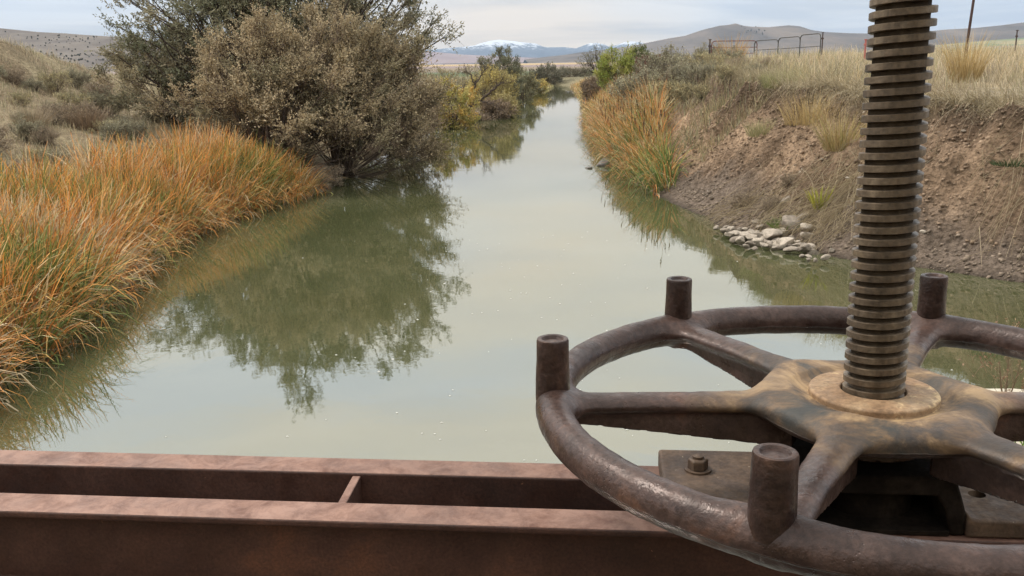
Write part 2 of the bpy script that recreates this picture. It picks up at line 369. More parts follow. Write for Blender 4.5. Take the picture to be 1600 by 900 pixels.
def plateau_r(y): return np.interp(y, [-30, 10, 15, 22, 30, 46, 58, 75, 110, 200, 2000, 20000], [2.2, 2.2, 2.45, 2.65, 2.75, 3.1, 2.6, 1.9, 1.3, 1.0, .9, .9])
def base_h(x, y):
    x = np.asarray(x, float); y = np.asarray(y, float)
    wob = (fbm(y * .9, x * 0 + 3, 5, 3) - .5) * .5
    sr = x - xr(y) + wob; sl = xl(y) - x + (fbm(y * .7, x * 0 + 9, 6, 3) - .5) * .35
    # right bank
    P = plateau_r(y)
    top = P + np.interp(sr, [3.5, 8, 16, 60], [0, .22, .38, .2]) * np.interp(y, [30, 60], [1, .3])
    brk = 1 + .35 * (fbm(y * 1.1, x * .3, 41, 3) - .5)
    prof = np.interp(sr * brk, [-6, -.8, 0, .25, .8, 1.2, 2.2, 2.8, 3.05, 3.6], [-1.6, -.5, 0, .05, .15, .3, .66, .82, .97, 1.0])
    pf2 = np.interp(sr, [-6, -.8, 0, .6, 1.5, 3.5, 7], [-1.6, -.5, 0, .08, .3, .8, 1.0])
    pf = prof + (pf2 - prof) * sst(33, 46, y)
    hr = np.where(sr < 0, prof, pf * top)
    # left bank
    A = np.interp(y, [-30, 12, 26, 35, 46, 60, 90, 200], [1, 1, 1, .95, .55, .42, .35, .25])
    hl = np.interp(sl, [-6, -.8, 0, 1.2, 3, 5, 7.5, 10, 12, 14, 18, 24, 60], [-1.6, -.5, 0, .28, .75, 1.2, 1.7, 2.15, 2.9, 4.75, 5.8, 6.0, 4.5])
    hl = np.where(sl > 0, hl * A, hl)
    h = np.maximum(hr, hl)
    inside = (sr < 0) & (sl < 0)
    h = np.where(inside, np.maximum(hr, hl), h)
    # the canal ends in a bend behind the far bank
    far = sst(136, 150, y)
    h = h * (1 - far) + 1.0 * far
    # unseen bank added behind the gate to block light from the rear
    h = np.where(y < -2.8, np.maximum(h, -1.6 + 9.6 * sst(-2.8, -11, y)), h)
    return h

def ground_h(x, y):
    x = np.asarray(x, float); y = np.asarray(y, float)
    h = base_h(x, y)
    e = .3
    slope = np.hypot(base_h(x + e, y) - base_h(x - e, y), base_h(x, y + e) - base_h(x, y - e)) / (2 * e)
    st = np.clip(slope, 0, 1.2) * np.clip(h + .2, 0, 1)
    near = 1 - sst(60, 120, y)
    rough = (fbm(x * 1.7, y * 1.7, 3, 5, .6) - .5) * .5 + (fbm(x * 6, y * 6, 13, 3) - .5) * .16 + (np.abs(fbm(x * .7 + y * .25, y * 2.6, 23, 4, .6) - .5)) * -.8
    clod = np.clip(fbm(x * 4.5, y * 4.5, 33, 3) - .5, 0, 1) * .4 * (x > 0)
    h = h + (rough * st + clod * np.clip(st * 2, 0, 1)) * near
    h = h + (fbm(x * .35, y * .35, 8, 3) - .5) * .28 * np.clip(h - .6, 0, 1) * near
    h = h + (fbm(x / 90, y / 90, 9, 3) - .5) * 1.0 * sst(120, 400, y) + (fbm(x / 900, y / 900, 19, 3) - .5) * 8 * sst(1200, 3000, y)
    return h

def axis(parts):
    return np.unique(np.concatenate(parts))
gx = axis([np.arange(-14, 3, .16), np.arange(3, 13, .075), np.arange(13, 22, .2), np.arange(22, 60, 2), -np.arange(14, 30, .5), -np.arange(30, 60, 2),
           60 * 1.16 ** np.arange(0, 40), -60 * 1.16 ** np.arange(0, 40)])
gy = axis([np.arange(-40, 6, 1), np.arange(6, 12, .3), np.arange(12, 26, .075), np.arange(26, 60, .25), np.arange(60, 150, 1.5), 150 * 1.07 ** np.arange(0, 72)])
GX, GY = np.meshgrid(gx, gy)
GZ = ground_h(GX, GY)
nx, ny = len(gx), len(gy)
idx = np.arange(nx * ny).reshape(ny, nx)
Q = np.stack([idx[:-1, :-1], idx[:-1, 1:], idx[1:, 1:], idx[1:, :-1]], -1).reshape(-1, 4)
def lerp(a, b, t): return a + (np.asarray(b) - a) * t[..., None]
def mask_dirt(x, y):
    sr = x - xr(y)
    lim = 3.2 + (fbm(y * .8, x * .8, 51, 3) - .5) * 1.1
    m = (sr > 0) * (1 - sst(lim - .35, lim + .15, sr)) * (1 - sst(32, 42, y))
    return m
gcol = np.zeros(GX.shape + (3,))
n1 = fbm(GX * .6, GY * .6, 61, 4)[..., None]; n2_ = fbm(GX * 3, GY * 3, 62, 4)[..., None]
gcol = lerp(np.array([.25, .19, .12]), [.36, .3, .19], np.clip((n1[..., 0] - .3) * 2.5, 0, 1)) * (.75 + .5 * n2_)
dirt = lerp(np.array([.19, .13, .085]), [.42, .295, .195], np.clip((fbm(GX * 1.4, GY * 1.4, 63, 5) - .3) * 2.5, 0, 1)) * (.8 + .4 * n2_)
topsoil = sst(1.75, 2.2, GZ + (n1[..., 0] - .5) * 1.2)[..., None] * .8
dirt = dirt * (1 - topsoil) + np.array([.1, .07, .048]) * topsoil
mud = np.array([.2, .155, .12]) * (.8 + .4 * n2_)
md = mask_dirt(GX, GY)[..., None]
gcol = gcol * (1 - md) + dirt * md
sr_ = GX - xr(GY); mm = ((1 - sst(.7, 1.5, sr_ + (n1[..., 0] - .5))) * (sr_ > -.5) * (GY < 40))[..., None]
gcol = gcol * (1 - mm) + mud * mm
damp = (1 - sst(0.0, .1, GZ))[..., None] * (np.abs(GY) < 160)[..., None]
gcol = gcol * (1 - .55 * damp)

def ground_mat():
    m, nt, p = mat_new('ground_soil')
    vc = N(nt, 'ShaderNodeVertexColor'); vc.layer_name = 'Col'
    g = N(nt, 'ShaderNodeNewGeometry'); pos = g.outputs['Position']
    sp = N(nt, 'ShaderNodeSeparateXYZ'); nt.links.new(pos, sp.inputs[0])
    # far farmland: strips of different crops and stubble by distance along the valley
    nz = noise(nt, .004, 2, .5, pos)
    mpf = N(nt, 'ShaderNodeMapping'); mpf.inputs['Scale'].default_value = (.0012, .004, .001); nt.links.new(pos, mpf.inputs[0])
    nf = noise(nt, 1, 2, .5, mpf.outputs[0])
    lg = N(nt, 'ShaderNodeMath', operation='LOGARITHM'); lg.inputs[1].default_value = 10; nt.links.new(sp.outputs[1], lg.inputs[0])
    ad = N(nt, 'ShaderNodeMath', operation='MULTIPLY_ADD'); ad.inputs[1].default_value = .28; nt.links.new(nf.outputs[0], ad.inputs[0]); nt.links.new(lg.outputs[0], ad.inputs[2])
    mr = N(nt, 'ShaderNodeMapRange'); mr.inputs['From Min'].default_value = 2.0; mr.inputs['From Max'].default_value = 4.4; nt.links.new(ad.outputs[0], mr.inputs[0])
    fr = ramp(nt, [(0, (.2, .18, .11)), (.15, (.22, .2, .12)), (.17, (.12, .15, .07)), (.22, (.13, .17, .1)), (.235, (.2, .17, .13)), (.33, (.26, .21, .15)), (.35, (.25, .2, .19)),
                   (.46, (.27, .21, .2)), (.475, (.42, .31, .17)), (.62, (.45, .34, .2)), (.64, (.26, .21, .2)), (1, (.22, .2, .2))])
    nt.links.new(mr.outputs[0], fr.inputs[0])
    fx = N(nt, 'ShaderNodeMapRange'); fx.inputs['From Min'].default_value = 95; fx.inputs['From Max'].default_value = 150; nt.links.new(sp.outputs[1], fx.inputs[0])
    mx = N(nt, 'ShaderNodeMixRGB'); nt.links.new(fx.outputs[0], mx.inputs[0]); nt.links.new(vc.outputs[0], mx.inputs[1]); nt.links.new(fr.outputs[0], mx.inputs[2])
    f1 = noise(nt, 9, 8, .68, pos); f2 = noise(nt, 55, 5, .6, pos)
    r1 = ramp(nt, [(.34, (.5, .48, .46)), (.66, (1.4, 1.4, 1.4))]); nt.links.new(f1.outputs[0], r1.inputs[0])
    m2 = N(nt, 'ShaderNodeMixRGB', blend_type='MULTIPLY'); m2.inputs[0].default_value = .8
    nt.links.new(mx.outputs[0], m2.inputs[1]); nt.links.new(r1.outputs[0], m2.inputs[2]); nt.links.new(m2.outputs[0], p.inputs['Base Color'])
    p.inputs['Roughness'].default_value = .92; p.inputs['Specular IOR Level'].default_value = .2
    vo = N(nt, 'ShaderNodeTexVoronoi'); vo.inputs['Scale'].default_value = 13; nt.links.new(pos, vo.inputs['Vector'])
    b0 = bump(nt, vo.outputs['Distance'], .8, -.09)
    b1 = bump(nt, f1.outputs[0], .8, .12, b0); b2 = bump(nt, f2.outputs[0], .6, .02, b1); nt.links.new(b2, p.inputs['Normal'])
    return m
GROUNDM = ground_mat()
ground = link('ground', np_mesh('ground', np.stack([GX, GY, GZ], -1).reshape(-1, 3), Q, col=gcol.reshape(-1, 3), smooth=True), GROUNDM)
tag(ground, kind='structure')

# water
def water_mat():
    m, nt, p = mat_new('canal_water')
    g = N(nt, 'ShaderNodeNewGeometry')
    m1 = N(nt, 'ShaderNodeMapping'); m1.inputs['Scale'].default_value = (1.0, .8, 1); nt.links.new(g.outputs['Position'], m1.inputs[0])
    a = noise(nt, 1.6, 3, .5, m1.outputs[0], .4); b = noise(nt, 9, 3, .5, m1.outputs[0], .2)
    n = bump(nt, a.outputs[0], .02, .1); n = bump(nt, b.outputs[0], .035, .01, n)
    d = N(nt, 'ShaderNodeBsdfDiffuse'); d.inputs['Color'].default_value = (.16, .165, .072, 1)
    c = noise(nt, .35, 3, .5, g.outputs['Position']); cr_ = ramp(nt, [(.35, (.058, .065, .028)), (.65, (.08, .086, .041))]); nt.links.new(c.outputs[0], cr_.inputs[0])
    nt.links.new(cr_.outputs[0], d.inputs['Color'])
    gl = N(nt, 'ShaderNodeBsdfGlossy'); gl.inputs['Roughness'].default_value = .02; gl.inputs['Color'].default_value = (1, 1, .99, 1)
    fr = N(nt, 'ShaderNodeFresnel'); fr.inputs['IOR'].default_value = 3.3
    mx = N(nt, 'ShaderNodeMixShader')
    for s in (gl, fr): nt.links.new(n, s.inputs['Normal'])
    nt.links.new(fr.outputs[0], mx.inputs[0]); nt.links.new(d.outputs[0], mx.inputs[1]); nt.links.new(gl.outputs[0], mx.inputs[2])
    nt.links.new(mx.outputs[0], nt.nodes['Material Output'].inputs[0])
    return m
wm = MB(); wm.add([(-7.5, -30, 0), (10, -30, 0), (10, 30, 0), (12, 149, 0), (-2, 149, 0), (-7.5, 40, 0)], [(0, 1, 2, 3, 4, 5)])
water = wm.build('water', water_mat()); tag(water, kind='structure')

# ------------------------------------------------------------------ distant hills
def hill(name, prof, d_ridge, d_foot, z_foot, mat, power=1.4, rough=.08, xpad=0, nxs=260, nt_=60, seed=1, back=.6):
    pr = sorted(prof); px = np.linspace(pr[0][0], pr[-1][0], nxs)
    py = np.interp(px, [a for a, b in pr], [b for a, b in pr])
    tt = np.concatenate([np.linspace(0, 1, nt_), 1 + np.linspace(.05, 1, 12)])
    V = np.zeros((len(tt), nxs, 3))
    for j in range(nxs):
        rp = at(px[j], py[j], 1.0); H_ = (rp[2] - EYE) * d_ridge + EYE; fx = rp[0]
        d = np.where(tt <= 1, d_foot + (d_ridge - d_foot) * tt, d_ridge + (tt - 1) * (d_ridge - d_foot) * back)
        s = np.where(tt <= 1, tt ** power, 1 - (tt - 1) ** 1.2)
        V[:, j, 0] = fx * d_ridge * (d / d_ridge) ** .3; V[:, j, 1] = d; V[:, j, 2] = z_foot + (H_ - z_foot) * s
    L_ = (d_ridge - d_foot)
    u = V[..., 0] / L_; v = V[..., 1] / L_
    env = np.sin(np.clip(tt, 0, 1) * math.pi)[:, None]
    hh = (V[..., 2] - z_foot).max()
    V[..., 2] += -np.abs(fbm(u * 5, v * 2.2, seed, 5, .55) - .5) * 2 * rough * hh * env * 2
    nr = len(tt); ii = np.arange(nr * nxs).reshape(nr, nxs)
    Q = np.stack([ii[:-1, :-1], ii[:-1, 1:], ii[1:, 1:], ii[1:, :-1]], -1).reshape(-1, 4)
    o = link(name, np_mesh(name, V.reshape(-1, 3), Q, smooth=True), mat); tag(o, kind='structure'); return o

def hill_mat(name, stops, scale, snow=None, bs=.6, bd=4, zs=1):
    m, nt, p = mat_new(name); g = N(nt, 'ShaderNodeNewGeometry'); pos = g.outputs['Position']
    mp = N(nt, 'ShaderNodeMapping'); mp.inputs['Scale'].default_value = (1, .35, zs); nt.links.new(pos, mp.inputs[0])
    a = noise(nt, scale, 7, .62, mp.outputs[0], .3); r = ramp(nt, stops); nt.links.new(a.outputs[0], r.inputs[0]); col = r.outputs[0]
    if snow:
        sp = N(nt, 'ShaderNodeSeparateXYZ'); nt.links.new(pos, sp.inputs[0]); sn = noise(nt, scale * 6, 9, .75, mp.outputs[0], 1.2)
        ma = N(nt, 'ShaderNodeMath', operation='MULTIPLY_ADD'); ma.inputs[1].default_value = snow[1]; nt.links.new(sn.outputs[0], ma.inputs[0]); nt.links.new(sp.outputs[2], ma.inputs[2])
        mr = N(nt, 'ShaderNodeMapRange'); mr.inputs['From Min'].default_value = snow[0]; mr.inputs['From Max'].default_value = snow[0] + snow[1] * .1; nt.links.new(ma.outputs[0], mr.inputs[0])
        mx = N(nt, 'ShaderNodeMixRGB'); nt.links.new(mr.outputs[0], mx.inputs[0]); nt.links.new(col, mx.inputs[1]); mx.inputs[2].default_value = (.75, .77, .8, 1); col = mx.outputs[0]
    nt.links.new(col, p.inputs['Base Color']); p.inputs['Roughness'].default_value = .95; p.inputs['Specular IOR Level'].default_value = .1
    nt.links.new(bump(nt, a.outputs[0], bs, bd), p.inputs['Normal'])
    return m
HM_B = hill_mat('butte_scrub', [(.35, (.085, .073, .063)), (.5, (.125, .105, .088)), (.65, (.18, .145, .115))], .004, bd=30)
HM_L = hill_mat('left_hill_scrub', [(.35, (.12, .105, .095)), (.65, (.19, .165, .14))], .03, bd=5)
HM_T = hill_mat('foothill_scrub', [(.35, (.24, .17, .16)), (.65, (.3, .22, .2))], .003, bd=20)
HM_M = hill_mat('mountain_rock', [(.35, (.06, .07, .085)), (.65, (.1, .11, .13))], .0012, snow=(575, 640), bd=120)
HM_F = hill_mat('hillside_fields', [(.35, (.3, .24, .15)), (.46, (.25, .2, .16)), (.52, (.12, .18, .1)), (.6, (.36, .28, .17)), (.7, (.22, .17, .15))], .0035, bd=6, zs=6)
hill('mountains', [(560, 92), (640, 80), (680, 77), (705, 74.5), (725, 73), (742, 71), (752, 67), (765, 64), (780, 62), (795, 63.5), (812, 65.5), (826, 67), (838, 68), (846, 72), (856, 74), (880, 73.5), (900, 75.5),
     (912, 71), (924, 67), (934, 67), (944, 69), (952, 73), (962, 71), (975, 66), (985, 64.5), (1000, 65.5), (1015, 70), (1100, 76)], 17000, 13000, 20, HM_M, 1.0, .2, seed=4)
hill('foothills', [(520, 84), (640, 78), (670, 80), (720, 85), (780, 88), (830, 90), (900, 91)], 9500, 7000, 5, HM_T, 1.2, .05, seed=5)
hill('butte_hill', [(820, 93), (850, 89), (880, 86), (905, 82), (940, 78), (985, 72), (1010, 67), (1045, 60), (1070, 56), (1088, 50), (1100, 46), (1125, 40), (1138, 39), (1150, 36.5), (1160, 40), (1172, 41.5),
     (1200, 42.5), (1232, 39.5), (1250, 41), (1268, 47), (1290, 50), (1330, 52), (1400, 53), (1450, 49), (1480, 46), (1520, 44), (1560, 40), (1600, 35), (1700, 30), (1900, 40)], 5200, 3300, -2, HM_B, 1.25, .09, seed=6)
hill('hillside_fields', [(1250, 96), (1350, 82), (1450, 72), (1500, 67), (1560, 62), (1600, 59), (1720, 50), (1900, 55)], 2300, 900, -1, HM_F, 1.1, .02, seed=7)
hill('left_hills', [(-260, 30), (-60, 38), (20, 46), (60, 50), (100, 52), (140, 55), (175, 57), (240, 64), (330, 71), (450, 78), (600, 86)], 1500, 700, -1, HM_L, 1.1, .12, seed=8)

# ------------------------------------------------------------------ foliage generators
def norm(a): return a / (np.linalg.norm(a, axis=-1, keepdims=True) + 1e-9)

def blades(P, h, wd, az, lean, curve, col, k=4, tipcol=None, r=None):
    """tapered grass blades; returns verts, quads, colours"""
    r = r or rng; n = len(P); t = np.linspace(0, 1, k + 1)
    th = lean[:, None] + curve[:, None] * t[None] ** 1.5
    seg = (h / k)[:, None]
    dx = np.sin(th) * seg; dz = np.cos(th) * seg
    X = np.concatenate([np.zeros((n, 1)), np.cumsum(dx[:, 1:], 1)], 1); Z = np.concatenate([np.zeros((n, 1)), np.cumsum(dz[:, 1:], 1)], 1)
    fa = az + r.normal(0, .9, n) + math.pi / 2
    W = wd[:, None] * (1 - .85 * t[None] ** 1.6) * .5
    c = P[:, None, :] + np.stack([X * np.cos(az)[:, None], X * np.sin(az)[:, None], Z], -1)
    off = np.stack([np.cos(fa)[:, None] * W, np.sin(fa)[:, None] * W, 0 * W], -1)
    V = np.stack([c - off, c + off], 2).reshape(-1, 3)
    b = (np.arange(n) * 2 * (k + 1))[:, None] + (np.arange(k) * 2)[None]
    Q = np.stack([b, b + 1, b + 3, b + 2], -1).reshape(-1, 4)
    C = np.repeat(col[:, None, :], k + 1, 1)
    if tipcol is not None:
        C = C + (tipcol[:, None, :] - C) * (t[None, :, None] ** 1.3)
    C = np.repeat(C[:, :, None, :], 2, 2).reshape(-1, 3)
    return V, Q, C

def join(parts):
    V = []; Q = []; C = []; b = 0
    for v, q, c in parts:
        V.append(v); Q.append(q + b); C.append(c); b += len(v)
    return np.concatenate(V), np.concatenate(Q), np.concatenate(C)

def ribbon_tubes(A, B, Cc, r0, r1, col, k=5, sides=3):
    """quadratic bezier twigs (A start, B mid control, Cc end), as thin 3-sided tubes"""
    n = len(A); t = np.linspace(0, 1, k + 1)[None, :, None]
    pts = (1 - t) ** 2 * A[:, None] + 2 * t * (1 - t) * B[:, None] + t ** 2 * Cc[:, None]
    d = norm(Cc - A); ref = np.where(np.abs(d[:, 2:3]) < .9, [[0, 0, 1.]], [[1., 0, 0]])
    u = norm(np.cross(d, ref)); v = np.cross(d, u)
    rad = r0[:, None] + (r1 - r0)[:, None] * t[..., 0]
    an = np.arange(sides) * 2 * math.pi / sides
    ring = np.cos(an)[None, :, None] * u[:, None] + np.sin(an)[None, :, None] * v[:, None]
    V = pts[:, :, None, :] + ring[:, None] * rad[:, :, None, None]
    base = (np.arange(n) * (k + 1) * sides)[:, None, None] + (np.arange(k) * sides)[None, :, None]
    s = np.arange(sides)[None, None]; s2 = (np.arange(sides) + 1) % sides
    Q = np.stack([base + s, base + s2[None, None], base + sides + s2[None, None], base + sides + s], -1).reshape(-1, 4)
    C = np.repeat(col, (k + 1) * sides, 0)
    return V.reshape(-1, 3), Q, C, pts

def leaves(c, a, ln, wd, col, r):
    b = norm(np.cross(a, r.normal(size=a.shape))); l = ln[:, None]; w_ = wd[:, None] * .5
    V = np.stack([c, c + a * l * .45 + b * w_, c + a * l, c + a * l * .45 - b * w_], 1).reshape(-1, 3)
    Q = np.arange(len(c) * 4).reshape(-1, 4)
    return V, Q, np.repeat(col, 4, 0)

def bush(seed, rad, hgt, n_clump, n_twig, n_leaf, leaf=(.08, .03), twig_len=.5, cols=((.3, .24, .15),), weights=None, wood=(.12, .09, .07), stems=6,
         trunk_r=.06, low=0.1, up=.7, lump=.35, inner=.45, droop=.0, bend=(0, 0), density_bias=0, stem_sp=.25, jit=.12, colvar=.25, skirt=1.0, twigw=.006, hollow=0, bare=1.0):
    """returns (wood mesh arrays, crown arrays). rad=(rx,ry), hgt=top height. base at origin"""
    r = np.random.default_rng(seed)
    rx, ry = rad; cz = hgt * .5 * (1 + low); hz = hgt * .5 * (1 - low)
    d = norm(r.normal(size=(n_clump * 3, 3)))
    lumpn = 1 + lump * (2 * fbm(d[:, 0] * 2.2 + 5, d[:, 2] * 2.2 + d[:, 1] * 1.7 + 9, seed, 3) - 1)
    rr = (inner + (1 - inner) * r.random(len(d)) ** .55) * lumpn
    C = d * rr[:, None] * [rx, ry, hz] + [bend[0], bend[1], cz]
    # narrower towards the ground
    fz = np.clip(C[:, 2] / hgt, 0, 1); C[:, :2] *= (skirt + (1 - skirt) * sst(0, .5, fz))[:, None]
    C = C[C[:, 2] > hgt * .04][:n_clump]; n = len(C)
    # stems from the ground, each clump hangs on the closest stem
    sa = r.uniform(0, 2 * math.pi, stems); sb = np.stack([np.cos(sa), np.sin(sa), 0 * sa], 1) * stem_sp * r.uniform(.3, 1, (stems, 1))
    tops = sb + np.stack([np.cos(sa) * rx * r.uniform(.1, .5, stems) + bend[0] * .7, np.sin(sa) * ry * r.uniform(.1, .5, stems) + bend[1] * .7, hgt * r.uniform(.45, .75, stems)], 1)
    mid = (sb + tops) / 2 + r.normal(0, .12, (stems, 3)) * hgt * .25
    wc = np.tile(wood, (stems, 1)) * r.uniform(.8, 1.2, (stems, 1))
    W1 = ribbon_tubes(sb, mid, tops, np.full(stems, trunk_r), np.full(stems, trunk_r * .35), wc, 8, 6)
    spts = W1[3]
    ci = np.zeros((n, 3)); 
    k_ = r.integers(0, stems, n); dd = ((C[:, None, :2] - tops[None, :, :2]) ** 2).sum(-1); k_ = np.where(r.random(n) < .75, dd.argmin(1), k_)
    tt = np.clip((C[:, 2] / hgt) * .9 - r.uniform(.05, .45, n), .06, .95); ti = (tt * 8).astype(int)
    A = spts[k_, ti]
    Bm = (A + C) / 2 + np.stack([0 * A[:, 0], 0 * A[:, 0], -.08 * np.linalg.norm(C - A, axis=1)], 1) + r.normal(0, .1, (n, 3)) * np.linalg.norm(C - A, axis=1)[:, None]
    W2 = ribbon_tubes(A, Bm, C, np.full(n, trunk_r * .33), np.full(n, trunk_r * .08), np.tile(wood, (n, 1)) * r.uniform(.8, 1.3, (n, 1)), 5, 4)
    wv = join([W1[:3], W2[:3]])
    # twigs
    T = n * n_twig; cc = np.repeat(C, n_twig, 0)
    outw = norm(cc - [bend[0], bend[1], cz * .6]); tl = twig_len * r.uniform(.45, 1.25, T)
    cs = np.repeat(r.uniform(.7, 1.3, n), n_twig)
    td = norm(outw * .8 + np.array([0, 0, up]) + r.normal(0, .55, (T, 3)))
    st = cc + r.normal(0, jit, (T, 3)) * np.array([1, 1, .8]) * twig_len * 2 - td * tl[:, None] * .3
    en = st + td * (tl * cs)[:, None]; en[:, 2] -= droop * tl
    md_ = (st + en) / 2 + np.array([0, 0, 1]) * (tl * .12)[:, None] + r.normal(0, .05, (T, 3)) * tl[:, None]
    en[:, 2] = np.maximum(en[:, 2], .05)
    tw = ribbon_tubes(st, md_, en, np.full(T, twigw), np.full(T, twigw * .4), np.tile(wood, (T, 1)) * 1.3 * r.uniform(.8, 1.3, (T, 1)), 3, 3)
    # leaves along every twig
    M_ = T * n_leaf; u = r.uniform(.1, 1.05, (T, n_leaf, 1))
    pc = (1 - u) ** 2 * st[:, None] + 2 * u * (1 - u) * md_[:, None] + u ** 2 * en[:, None]
    la = norm(np.repeat(norm(en - st)[:, None], n_leaf, 1) * .7 + r.normal(0, .6, (T, n_leaf, 3)))
    cols = np.array(cols, float); wts = None if weights is None else np.array(weights) / sum(weights)
    cidx = r.choice(len(cols), n, p=wts)
    base = cols[np.repeat(cidx, n_twig)]; alt = cols[r.choice(len(cols), T, p=wts)]
    lc = (base * .65 + alt * .35) * r.uniform(1 - colvar, 1 + colvar, (T, 1))
    lc = np.repeat(lc[:, None], n_leaf, 1) * r.uniform(.8, 1.2, (T, n_leaf, 1))
    kp = r.random(M_) < np.interp(pc.reshape(-1, 3)[:, 2] / hgt, [.05, .35], [bare, 1])
    if bare < 1: pc = pc.reshape(-1, 3)[kp]; la = la.reshape(-1, 3)[kp]; lc = lc.reshape(-1, 3)[kp]; M_ = len(pc)
    lv = leaves(pc.reshape(-1, 3) + r.normal(0, leaf[0] * .25, (M_, 3)), la.reshape(-1, 3), leaf[0] * r.uniform(.6, 1.3, M_), leaf[1] * r.uniform(.7, 1.3, M_), lc.reshape(-1, 3), r)
    return wv, join([tw[:3], lv])

WOODM = leaf_mat('wood_bark', .9, 0.0)
def place_tree(name, label, cat, x, y, group=None, single=False, rz=0, z=None, **k):
    wv, cv = bush(**k)
    zz = float(ground_h(x, y)) - .05 if z is None else z
    if single:
        V, Q_, C_ = join([wv, cv]); o = link(name, np_mesh(name, V, Q_, col=C_), LEAF); o.location = (x, y, zz); o.rotation_euler[2] = rz
        return tag(o, label, cat, group)
    t = thing(name, label, cat, (x, y, zz), rz, group)
    link('trunk', np_mesh('trunk', wv[0], wv[1], col=wv[2]), WOODM, t)
    link('crown', np_mesh('crown', cv[0], cv[1], col=cv[2]), LEAF, t)
    return t

OL = [(.16, .17, .105), (.21, .21, .13), (.28, .265, .17), (.36, .31, .21)]
TAN = [(.47, .375, .235), (.38, .305, .185), (.56, .45, .29), (.27, .245, .15)]
place_tree('olive_tree', 'tallest dark grey-green tree with bare black limbs behind the tan bushes on the left bank', 'tree', -7.5, 31.3, seed=11, rad=(5.0, 2.5), hgt=6.6,
           n_clump=360, n_twig=16, n_leaf=17, leaf=(.1, .04), twig_len=.62, cols=OL, weights=(2.5, 3.5, 3, 2.5), wood=(.06, .045, .035), stems=10, trunk_r=.19, low=.12, up=.35,
           lump=.5, inner=.35, stem_sp=.6)
place_tree('tamarisk_bush', 'wide feathery tan bush in front of the dark tree, overhanging the water', 'bush', -6.9, 26.8, seed=12, rad=(3.0, 1.9), hgt=4.2, bend=(.3, 0),
           n_clump=150, n_twig=34, n_leaf=28, leaf=(.062, .028), twig_len=.78, jit=.06, bare=.3, cols=TAN, wood=(.13, .095, .075), stems=9, trunk_r=.05, low=0, up=.55, lump=.95, inner=.15)
place_tree('tamarisk_bush', 'tall feathery brown bush at the right end of the thicket, taller than its neighbours', 'bush', -5.1, 28.6, seed=13, rad=(2.3, 1.9), hgt=5.3, bend=(.75, 0),
           n_clump=140, n_twig=34, n_leaf=28, leaf=(.068, .03), twig_len=.85, jit=.06, bare=.3, cols=[(.44, .355, .225), (.36, .295, .18), (.52, .42, .27), (.26, .235, .145)], wood=(.12, .09, .07), stems=9, trunk_r=.06, low=0, up=.6, lump=.95, inner=.15)
place_tree('tamarisk_bush', 'lower twiggy brown bush at the water edge behind the thicket, dark at its foot', 'bush', -4.3, 35.5, seed=14, rad=(1.9, 2.6), hgt=3.1,
           n_clump=150, n_twig=15, n_leaf=14, leaf=(.09, .035), twig_len=.55, cols=[(.36, .28, .18), (.3, .23, .155), (.4, .32, .2)], wood=(.12, .09, .07), stems=8, trunk_r=.04, low=0, up=.45, lump=.35, inner=.3)
place_tree('olive_shrub', 'smaller grey-green shrub at the left foot of the tallest dark tree', 'bush', -11.2, 31.5, seed=15, rad=(1.9, 1.6), hgt=2.9,
           n_clump=110, n_twig=15, n_leaf=14, leaf=(.09, .034), twig_len=.5, cols=OL[1:] + TAN[:1], wood=(.08, .06, .045), stems=7, trunk_r=.04, low=0, up=.4, lump=.35, inner=.3)

YEL = [(.58, .47, .17), (.5, .42, .17), (.42, .36, .17), (.6, .42, .14)]
def mid(name, label, cat, px, py, y, seed, rad, h, cols, nc=60, nw=12, nl=12, leaf=(.12, .05), **k):
    p = at(px, py, y); k.setdefault('twig_len', .5); k.setdefault('low', 0); k.setdefault('inner', .3)
    return place_tree(name, label, cat, float(p[0]), y, seed=seed, rad=rad, hgt=h, n_clump=nc, n_twig=nw, n_leaf=nl, leaf=leaf, cols=cols, **k)
mid('willow_shrub', 'yellow-green and orange shrub between the brown thicket and the leaning dead tree', 'bush', 704, 160, 50, 21, (1.5, 1.6), 2.9, [(.46, .4, .12), (.58, .36, .1), (.28, .28, .09), (.52, .45, .17)], nc=90, up=.8)
mid('willow_shrub', 'rounded dome of pale yellow leaves behind the leaning dead tree', 'bush', 768, 150, 61.5, 22, (1.75, 1.8), 2.9, YEL[:3], nc=110, nw=14, up=.8, lump=.15, leaf=(.1, .035))
mid('willow_shrub', 'grey twiggy shrub above the orange shrub on the far left bank', 'bush', 712, 110, 72, 23, (2.2, 1.8), 3.0, [(.36, .31, .19), (.3, .27, .17), (.4, .35, .21)], nc=60, nw=9, nl=8, up=1.0)
mid('round_tree', 'round grey-green tree under the snowy mountain on the left bank', 'tree', 783, 120, 78, 24, (1.9, 1.9), 4.3, [(.15, .16, .1), (.2, .2, .13), (.27, .26, .17)], nc=130, nw=14, trunk_r=.1, low=.05, lump=.25)
mid('round_tree', 'paler willow to the right of the round grey-green tree', 'tree', 818, 130, 86, 25, (1.7, 2.0), 3.0, [(.28, .26, .15), (.34, .32, .19), (.24, .23, .14)], nc=90)
mid('willow_shrub', 'low yellow bush at the canal edge near its far bend', 'bush', 836, 130, 106, 26, (1.3, 1.2), 1.3, YEL, nc=50, leaf=(.16, .07))
mid('round_tree', 'small grey tree in front of the far fields at the end of the canal', 'tree', 855, 120, 142, 27, (3.0, 2.5), 2.9, [(.17, .165, .12), (.2, .19, .14)], nc=70, leaf=(.2, .08), twig_len=.7)
mid('willow_shrub', 'dull brown-grey brush closing the far end of the canal', 'bush', 885, 125, 150, 28, (4.5, 2.5), 1.1, [(.22, .19, .14), (.18, .16, .11)], nc=60, leaf=(.2, .08), twig_len=.7)
